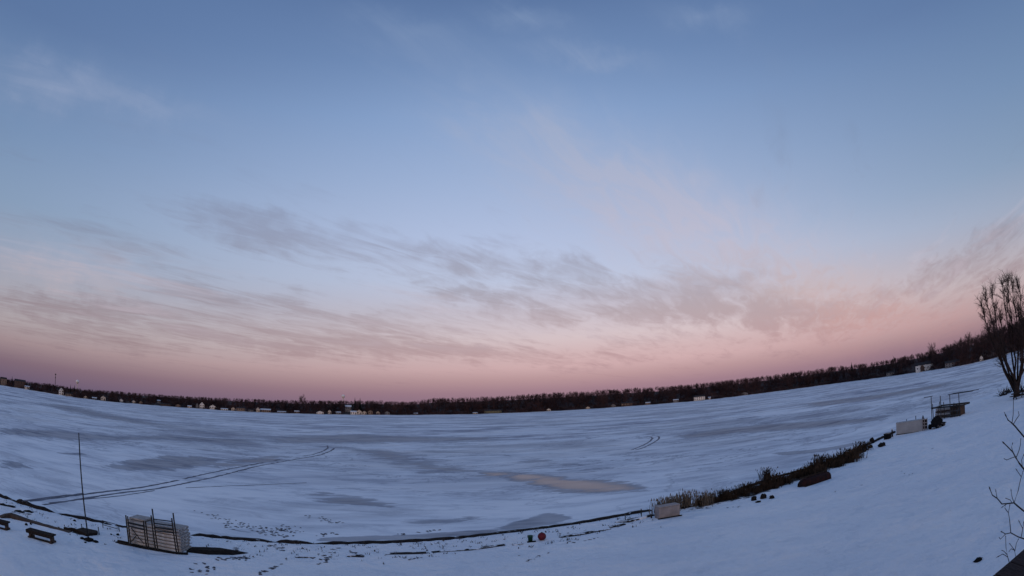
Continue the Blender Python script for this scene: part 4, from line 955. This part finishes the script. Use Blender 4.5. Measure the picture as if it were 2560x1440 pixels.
for i in range(62):
    px = 1752 + (2146 - 1752) * ((i + rng.random()) / 62); f = rng.random()
    y0, y1 = np.interp(px, lx, [q[1] for q in LOW]), np.interp(px, lx, [q[1] for q in HIGH])
    p = gp(px, y0 + (y1 - y0) * f); sc = px_m(p, 13 + 21 * rng.random() ** 1.6) * (1.0 if px > 1800 else .8)
    if px > 2080: sc *= 1.05
    put(i % 4, p, sc, 'dark brown dry plant clump in the long bed on the right shore', 'dry plant clumps in the shore bed')
for i, (px, py, hh, lab) in enumerate([(1656, 1284, 40, 'pale dry grass tuft at the left rear corner of the white box'), (1672, 1276, 36, 'dry grass tuft behind the middle of the white box'), (1690, 1272, 34, 'dry grass tuft behind the right of the white box'),
                                       (1717, 1266, 40, 'tall dry grass tuft alone right of the white box'), (1766, 1262, 34, 'dry grass tuft at the left end of the long plant bed'), (1916, 1196, 26, 'tall tuft sticking up from the middle of the plant bed'),
                                       (2050, 1168, 32, 'tall tuft behind the dark upturned boat'), (2150, 1130, 26, 'spiky tuft at the right end of the plant bed'), (2163, 1126, 22, 'last small spiky tuft beyond the plant bed')]):
    p = gp(px, py); put(4 if i < 5 else i % 4, p, px_m(p, hh), lab, None, 1.15)
# small weeds poking through the ice edge (one mass)
# ------------------------------------------------------------------ upturned boat by the plants
a, b = gp(2006, 1219), gp(2078, 1196); d = b - a; d[2] = 0; L = np.linalg.norm(d); t = empty('rowboat', a, math.atan2(d[1], d[0])); hb = px_m(a, 22)
m = MB(); n = 12; k = 9; v = []
for i in range(n + 1):
    s = i / n; wd = .5 * (1 - max(0, (.28 - s) / .28) ** 2 * .75) * (1 - .12 * max(0, s - .7) / .3); hz = hb * (.78 + .22 * math.sin(min(s * 1.5, 1) * math.pi / 2)) * (1 - .35 * max(0, (.15 - s) / .15))
    for j in range(k):
        q = math.pi * j / (k - 1); v.append((s * L, .4 - wd * math.cos(q) * (1 if abs(math.cos(q)) < .8 else .97), hz * math.sin(q) ** .55 - .03))
m.add(v, [(i * k + j, (i + 1) * k + j, (i + 1) * k + j + 1, i * k + j + 1) for i in range(n) for j in range(k - 1)] + [tuple(range(k)), tuple(n * k + j for j in range(k))[::-1]]); m.build('hull', M['maroon'], t)
m = MB(); m.bar((L * .04, .4, hb * .93), (L * .97, .4, hb + .01), .06, .08); m.build('keel', M['dark_wood'], t)
m = MB(); m.bar((L * .05, -.09, .04), (L * .98, -.09, .06), .05, .08); m.build('gunwale', M['dark_wood'], t)
tag(t, 'dark red-brown upturned rowboat lying below the dry plants', 'boat')

# ------------------------------------------------------------------ gear on the right shore
t = empty('crate', gp(2219, 1097), R(30)); k = px_m(gp(2219, 1097), 1)
m = MB(); m.box((0, 0, 6 * k), (20 * k, 14 * k, 12 * k)); m.build('body', M['tarp'], t); m = MB(); m.box((0, 0, 12.6 * k), (21.5 * k, 15.5 * k, 1.6 * k)); m.build('lid', M['dark_metal'], t)
tag(t, 'black low crate by the seawall left of the grey locker', 'crate')
p = gp(2231, 1092); k = px_m(p, 1); t = empty('mooring_post', p); m = MB(); m.tube([(0, 0, -.2), (-.8 * k, 0, 18 * k)], [2.6 * k, 1.6 * k], 8); m.build('post', M['dark_wood'], t); m = MB(); m.tube([(-.8 * k, 0, 17.6 * k), (-.8 * k, 0, 19 * k)], 2.0 * k, 8); m.build('cap', M['roof_snow'], t)
tag(t, 'short dark mooring post left of the grey locker', 'post')
a, b = gp(2241, 1088), gp(2306, 1077); d = b - a; d[2] = 0; L = np.linalg.norm(d); t = empty('storage_locker', a, math.atan2(d[1], d[0])); hL = px_m(a, 27)
m = MB(); m.box((L / 2, .5, hL / 2 - .05), (L, 1.0, hL + .1)); m.build('body', M['grey_panel'], t)
m = MB(); m.box((L / 2, .5, hL + .03), (L + .06, 1.06, .07)); m.build('lid', M['grey_panel'], t)
m = MB(); m.box((L / 2, -.03, .03), (L + .1, .07, .08)); m.build('skid', M['dark_wood'], t)
tag(t, 'long plain pale grey storage locker on the right bank', 'locker')
a = gp(2311, 1076); k = px_m(a, 1); t = empty('pallet_rack', a, math.atan2(d[1], d[0]))
for x in (-4, 1, 8):
    m = MB(); m.box((x * k, 0, 14 * k), (1.6 * k, 3 * k, 28 * k)); m.build('upright', M['white_plastic'], t)
for z in (3, 11, 18, 26):
    m = MB(); m.box((2 * k, .5 * k, z * k), (13 * k, 2 * k, 1.6 * k)); m.build('slat', M['deck'], t)
m = MB(); m.box((2 * k, 5 * k, 14 * k), (11 * k, 6 * k, 24 * k)); m.build('load', M['tarp'], t)
tag(t, 'pale upright rack with dark load at the right end of the grey locker', 'rack')
p = gp(2308, 1062); k = px_m(p, 1); t = empty('hand_winch', p); m = MB(); m.tube([(0, 0, -.1), (0, 0, 22 * k)], 1.3 * k, 6); m.build('post', M['dark_metal'], t); m = MB(); m.box((0, 0, 17 * k), (5 * k, 4 * k, 6 * k), taper=.5); m.build('drum', M['dark_metal'], t); m = MB(); m.bar((0, 0, 4 * k), (-9 * k, -1 * k, 1 * k), 2 * k); m.build('crank', M['dark_metal'], t)
tag(t, 'dark upright winch post behind the pale rack', 'winch')
stake(2290, 1041, 1056, 1.0, 'thin dark stake behind the grey locker, right one of two'); stake(2267, 1049, 1058, .9, 'thin dark stake behind the grey locker, left one of two')
# machine under a black cover
p = gp(2342, 1069); k = px_m(p, 1); t = empty('covered_machine', p, R(8)); m = MB(); n = 14; v = []
prof = [(22, 4), (22, 10), (19, 16), (12, 23), (5, 26)]
for r_, z in prof:
    for j in range(n):
        th = 2 * math.pi * j / n; q = r_ * (1 + .10 * rng.normal()); v.append((q * k * math.cos(th), q * .62 * k * math.sin(th), z * k * (1 + .06 * rng.normal())))
m.add(v, [(i * n + j, i * n + (j + 1) % n, (i + 1) * n + (j + 1) % n, (i + 1) * n + j) for i in range(4) for j in range(n)] + [tuple(4 * n + j for j in range(n))]); m.build('cover', M['tarp'], t, False)
for x, y in ((-14, -12), (14, -12), (-14, 12), (14, 12)):
    m = MB(); m.tube([(x * k, (y - 2.5) * k, 5 * k), (x * k, (y + 2.5) * k, 5 * k)], 6 * k, 14); wl = m.build('wheel', M['tarp'], t); m = MB(); m.tube([(x * k, (y - 3) * k, 5 * k), (x * k, (y + 3) * k, 5 * k)], 2.6 * k, 10); m.build('rim', M['galv'], wl)
m = MB(); m.box((14 * k, -12.6 * k, 8 * k), (22 * k, 3 * k, 2 * k)); m.build('running_board', M['galv'], t)
tag(t, 'black covered four-wheeled machine parked before the boat lift', 'machine')
# boat lift with stacked timber
a, b = gp(2330, 1052), gp(2401, 1040); d = b - a; d[2] = 0; L = np.linalg.norm(d); rzL = math.atan2(d[1], d[0]); k = px_m((a + b) / 2, 1); t = empty('boat_lift', a, rzL); Dp = 2.2
for (x, y, h) in ((0, 0, 57), (.33, 0, 57), (.66, 0, 58), (.97, 0, 58)):
    m = MB(); m.tube([(x * L, y, -.2), (x * L, y, h * k)], 1.1 * k, 6); m.build('mast', M['galv'], t)
for x0, x1, y in ((-.26, .05, 0), (.60, 1.45, 0), (.62, 1.5, 1.0)):
    m = MB(); m.tube([(x0 * L, y, 57.5 * k), (x1 * L, y, 58.5 * k)], .9 * k, 6); m.build('canopy_rail', M['galv'], t)
for x in (.70, 1.05):
    m = MB(); m.tube([(x * L, 0, 58 * k), (x * L, 1.0, 58 * k)], .6 * k, 5); m.build('canopy_bow', M['galv'], t)
for y in (0, Dp):
    m = MB(); m.bar((-.05, y, 30 * k), (L + .05, y, 30 * k), 2.6 * k, 3.4 * k); m.build('side_beam', M['dark_metal'], t)
for x in (0, 1):
    m = MB(); m.bar((x * L, 0, 29 * k), (x * L, Dp, 29 * k), 2.6 * k, 3 * k); m.build('end_beam', M['dark_metal'], t)
for x0 in (.80, .90, 1.0):
    m = MB(); m.bar((x0 * L, -.05, 0), (x0 * L - 2 * k, -.05, 33 * k), 2 * k); m.build('leg', M['dark_metal'], t)
m = MB(); m.bar((L * .82, -.05, 2 * k), (L * .99, -.05, 28 * k), 1.8 * k); m.build('brace', M['galv'], t)
for x0, x1, h0 in ((.10, .04, 40), (.24, .30, 44), (.50, .44, 42), (.74, .80, 38), (1.04, .98, 40)):
    m = MB(); m.tube([(x0 * L, -.25, 0), (x1 * L, -.02, h0 * k)], .95 * k, 6); m.build('strut', M['dark_metal'], t)
for z0 in (9, 19):
    m = MB(); m.bar((L * .55, -.10, z0 * k), (L * 1.02, -.10, (z0 + 1) * k), 1.2 * k, 1.8 * k); m.build('crossbar', M['galv'], t)
tag(t, 'dark boat lift frame with four tall thin masts on the right bank', 'boat lift')
for i in range(5):
    m = MB(); m.box((0, 0, 0), (L * (.60 - .03 * i), 1.5, 4.4 * k)); o = m.build('stacked_timber', M['brown_wood'] if i % 2 else M['deck'], None, loc=a + np.array([math.cos(rzL), math.sin(rzL), 0]) * L * (.33) + np.array([-math.sin(rzL), math.cos(rzL), 0]) * 1.1 + (0, 0, (2.4 + i * 5.5) * k), rz=rzL + .02 * i)
    tag(o, ('lowest', 'second lowest', 'middle', 'second highest', 'topmost')[i] + ' plank bundle stacked inside the boat lift frame', 'timber', 'plank bundles inside the boat lift')
m = MB(); pO = a + np.array([math.cos(rzL), math.sin(rzL), 0]) * L * .78 + np.array([-math.sin(rzL), math.cos(rzL), 0]) * .9
m.box((0, 0, 14 * k), (L * .30, 1.4, 28 * k)); m.box((0, 0, 29 * k), (L * .32, 1.5, 2 * k)); tag(m.build('crate', M['brown_wood'], None, loc=pO, rz=rzL), 'tall dark brown crate inside the right end of the boat lift', 'crate')

# ------------------------------------------------------------------ large lakeside tree, table and rail beneath it
p = gp(2542, 992); hT = top_point(2545, 682, p); t = empty('lakeside_tree', p - (0, 0, .3)); tb = MB(); cb = MB(); r_ = np.random.default_rng(77)
dist = math.hypot(p[0], p[1]); right = np.array([p[1], -p[0], 0]) / dist; kk = dist / FPX
stems = [(-76, 742), (-62, 720), (-40, 728), (-28, 760), (-10, 690), (4, 684), (18, 690), (34, 700), (52, 720), (70, 745), (-52, 790), (28, 760)]
tb.tube([(0, 0, 0), (0, 0, .8), (.05, 0, 2.2)], [.62, .5, .42], 10)
for i, (dxp, yp) in enumerate(stems):
    z1 = CAM_H + dist * math.tan(R(azel(2542 + dxp, yp)[1])) - p[2]; depth = r_.normal(0, .55 * abs(dxp) * kk + .6)
    tip = right * dxp * kk + np.array([p[0], p[1], 0]) / dist * depth + np.array([0, 0, z1])
    s0 = np.array([r_.normal(0, .12), r_.normal(0, .12), .5 + 1.2 * r_.random()]); out_ = right * np.sign(dxp) * (.9 + .4 * r_.random()) * min(1, abs(dxp) / 40)
    P3 = [s0]
    for f in np.linspace(.12, 1, 9):
        bow = math.sin(f * math.pi) * .9
        P3.append(s0 + (tip - s0) * f + out_ * bow * .8 + r_.normal(0, .10, 3))
    P3 = np.array(P3); rad = np.linspace(.19, .025, len(P3)); tb.tube(P3, rad, 6)
    for j in range(44):
        f = .30 + .70 * r_.random(); q = f * (len(P3) - 1); ii = min(int(q), len(P3) - 2); pos = P3[ii] + (P3[ii + 1] - P3[ii]) * (q - ii); ax = P3[ii + 1] - P3[ii]; ax /= np.linalg.norm(ax)
        nd = ax * .8 + r_.normal(0, .42, 3) + (0, 0, .15); nd /= np.linalg.norm(nd); Lb = (1.0 + 1.5 * r_.random()) * (1.25 - .6 * f)
        q1 = pos + nd * Lb * .5; n2 = nd + r_.normal(0, .2, 3) + (0, 0, .15); q2 = q1 + n2 / np.linalg.norm(n2) * Lb * .5
        cb.tube([pos, q1, q2], [.04, .028, .012], 3, cap=False)
        for _ in range(11):
            g_ = r_.random(); st_ = pos + (q2 - pos) * (.25 + .75 * g_); n3 = nd * .7 + r_.normal(0, .5, 3) + (0, 0, .2); n3 /= np.linalg.norm(n3); e_ = st_ + n3 * (.35 + .65 * r_.random())
            cb.tube([st_, e_], [.017, .009], 3, cap=False)
tb.build('trunk', M['bark'], t, True); cb.build('crown', M['twig'], t)
tag(t, 'large many-stemmed bare tree on the shore at the right edge', 'tree')
pp, a_t, d_t = far_pt(2530, 6)
p = gp(2548, 996); k = px_m(p, 1); t = empty('picnic_table', p, R(-20))
m = MB(); m.box((0, 0, 13 * k), (44 * k, 14 * k, 2.4 * k)); m.build('table_top', M['dark_wood'], t)
for s in (-1, 1):
    m = MB(); m.bar((s * 14 * k, -8 * k, 0), (s * 14 * k, 3 * k, 13 * k), 2 * k); m.bar((s * 14 * k, 8 * k, 0), (s * 14 * k, -3 * k, 13 * k), 2 * k); m.build('leg', M['dark_wood'], t)
    m = MB(); m.box((0, s * 13 * k, 7.5 * k), (44 * k, 5 * k, 2 * k)); m.build('seat', M['dark_wood'], t)
tag(t, 'dark picnic table under the large tree at the right edge', 'table')
for i, (px, py, lab, hh) in enumerate([(2505, 989, 'tangled dark brush left of the picnic table', 26), (2522, 982, 'tangled dark brush at the foot of the large tree', 22), (2552, 978, 'tangled dark brush behind the picnic table', 30)]):
    p = gp(px, py); k = px_m(p, 1); m = MB(); r_ = np.random.default_rng(500 + i)
    for _ in range(34):
        b0 = r_.normal(0, 6 * k, 3) * (1, 1, 0); n3 = r_.normal(0, 1, 3); n3[2] = abs(n3[2]) + .3; n3 /= np.linalg.norm(n3); L_ = hh * k * (.4 + .6 * r_.random()); m.tube([b0, b0 + n3 * L_ * .5, b0 + n3 * L_ + r_.normal(0, 2 * k, 3)], [.9 * k, .6 * k, .3 * k], 4, cap=False)
    tag(m.build('brush_heap', M['dark_wood'], None, loc=p), lab, 'brush')

# ------------------------------------------------------------------ branch tips of a small tree close to the camera, roof corner
t = empty('ornamental_tree', (4.55, 2.05, float(bank_z(4.55, 2.05))))
T0 = np.array(t.location)
def np_(px, py, dist): return np.array([0, 0, CAM_H]) + pdir(px, py) * dist - T0
sb = [  # photo polylines of each branch (from stem to tip), thickness px, distance
    ([(2700, 1190), (2620, 1140), (2560, 1092), (2548, 1078), (2538, 1066), (2530, 1058), (2520, 1050), (2515, 1040)], 5.0, 3.6),
    ([(2530, 1058), (2533, 1035), (2533.5, 997)], 2.4, 3.6), ([(2520, 1050), (2513, 1036), (2511, 1031)], 2.2, 3.6), ([(2533, 1061), (2541, 1048), (2548, 1038), (2546, 1030)], 2.2, 3.6),
    ([(2690, 1290), (2610, 1225), (2560, 1173), (2548, 1158), (2540, 1145), (2532, 1130), (2524, 1122), (2510, 1108)], 5.0, 3.5),
    ([(2540, 1145), (2547, 1128), (2551, 1112), (2552, 1098)], 2.6, 3.5), ([(2538, 1142), (2526, 1146), (2517, 1150), (2511, 1147)], 2.2, 3.5), ([(2532, 1130), (2529, 1118), (2531, 1110)], 2, 3.5), ([(2556, 1168), (2554, 1150), (2558, 1140)], 2, 3.5),
    ([(2700, 1375), (2630, 1325), (2560, 1278), (2545, 1266), (2535, 1257), (2518, 1259), (2505, 1260), (2493, 1246), (2481, 1238), (2475, 1223)], 4.6, 3.3),
    ([(2535, 1257), (2545, 1228), (2551, 1200), (2553, 1192), (2543, 1177)], 2.6, 3.3), ([(2552, 1196), (2557, 1180)], 1.8, 3.3), ([(2535, 1257), (2530, 1242), (2528, 1228)], 2.2, 3.3), ([(2493, 1246), (2490, 1230)], 2.0, 3.3), ([(2530, 1258), (2526, 1250), (2515, 1246)], 1.8, 3.3), ([(2518, 1259), (2508, 1266)], 2.4, 3.3),
    ([(2700, 1425), (2620, 1370), (2560, 1347), (2545, 1342), (2527, 1332), (2514, 1335), (2505, 1330)], 4.0, 3.1),
    ([(2527, 1332), (2524, 1300), (2521, 1282), (2512, 1270), (2514, 1262)], 2.4, 3.1), ([(2521, 1282), (2524, 1266)], 1.8, 3.1), ([(2553, 1342), (2557, 1322), (2549, 1306)], 2.2, 3.1), ([(2514, 1335), (2501, 1348), (2498, 1344)], 2.0, 3.1), ([(2557, 1322), (2559, 1308)], 1.8, 3.1),
    ([(2560, 1500), (2532, 1440), (2525, 1412), (2519, 1392), (2507, 1385), (2498, 1390)], 3.4, 2.9),
    ([(2519, 1392), (2515, 1370), (2514, 1342)], 1.9, 2.9), ([(2517, 1386), (2510, 1378), (2505, 1376)], 1.9, 2.9), ([(2560, 1460), (2545, 1420), (2540, 1395), (2536, 1375), (2525, 1360)], 2.6, 2.9), ([(2537, 1378), (2541, 1358), (2545, 1350)], 2.0, 2.9), ([(2536, 1375), (2528, 1372), (2523, 1378)], 1.8, 2.9)]
r_ = np.random.default_rng(9)
for pts, th, ds in sb:
    n = len(pts); q = [np_(x, y, ds * (1 + .015 * r_.normal())) for x, y in pts]; rad = np.linspace(th, max(th * .5, 1.5), n) / 2 * ds / FPX
    m = MB(); m.tube(q, rad, 6); bo = m.build('branch', M['shrub_twig'], t, True)
    m = MB(); e_ = q[-1]; dd = e_ - q[-2]; dd = dd / np.linalg.norm(dd)
    m.tube([e_ - dd * .006, e_ + dd * .006, e_ + dd * .020], [rad[-1] * .8, rad[-1] * 1.7, rad[-1] * .3], 5); m.build('bud', M['shrub_twig'], bo, True)
m = MB(); st0 = np_(2700, 1190, 3.9); st1 = np_(2690, 1290, 3.8); st2 = np_(2700, 1375, 3.7); st3 = np_(2700, 1425, 3.6)
m.tube([(0, 0, -.2), (-.05, 0, 2), (st3 * .5 + np.array([0, 0, 1.3])), st3, st2, st1, st0, st0 + (.05, .05, .5)], [.09, .08, .06, .035, .028, .024, .018, .008], 8); m.build('trunk', M['bark'], t, True)
for a0, b0 in ((st3, np_(2560, 1500, 2.9)), (st3, np_(2560, 1460, 2.9))):
    m = MB(); m.tube([a0, (a0 + b0) / 2 - (0, 0, .05), b0], [.02, .012, .006], 6); m.build('branch', M['shrub_twig'], t, True)
tag(t, 'thin dark budding branches of a small tree at the right edge', 'tree')

A = np.array([0, 0, CAM_H]) + pdir(2450, 1476) * 1.55; B = np.array([0, 0, CAM_H]) + pdir(2640, 1306) * 2.15
e_ = B - A; eL = np.linalg.norm(e_); e_ /= eL
inn = np.cross(e_, (0, 0, 1)); inn /= np.linalg.norm(inn)
if inn[0] < 0: inn = -inn
inn = inn * .95 + np.array([0, 0, -.12]); inn /= np.linalg.norm(inn); nn = np.cross(inn, e_); nn = nn if nn[2] > 0 else -nn
t = empty('roof_corner', A)
m = MB(); th = .03; Wd = 1.1; q = [np.zeros(3), e_ * eL, e_ * eL + inn * Wd, inn * Wd]
m.add([x - nn * .02 for x in q] + [x - nn * .06 for x in q], [(0, 1, 2, 3), (7, 6, 5, 4), (0, 4, 5, 1), (1, 5, 6, 2), (2, 6, 7, 3), (3, 7, 4, 0)]); m.build('decking', M['dark_wood'], t)
ns = 6
for r0 in range(5):
    for i in range(ns):
        x0 = eL / ns * (i + (.5 if r0 % 2 else 0)) ; x1 = min(x0 + eL / ns - .006, eL)
        if x1 - x0 < .02: continue
        m = MB(); c = [e_ * x0 + inn * (r0 * .2 - .01), e_ * x1 + inn * (r0 * .2 - .01), e_ * x1 + inn * (r0 * .2 + .24), e_ * x0 + inn * (r0 * .2 + .24)]; lf = (.012, .012, -.006, -.006)
        m.add([x + nn * (l - .006) for x, l in zip(c, lf)] + [x + nn * (l - .014) for x, l in zip(c, lf)], [(0, 1, 2, 3), (7, 6, 5, 4), (0, 4, 5, 1), (1, 5, 6, 2), (2, 6, 7, 3), (3, 7, 4, 0)]); m.build('shingle', M['shingle'], t)
tag(t, 'dark shingled roof corner cutting the bottom right of the picture', 'roof')
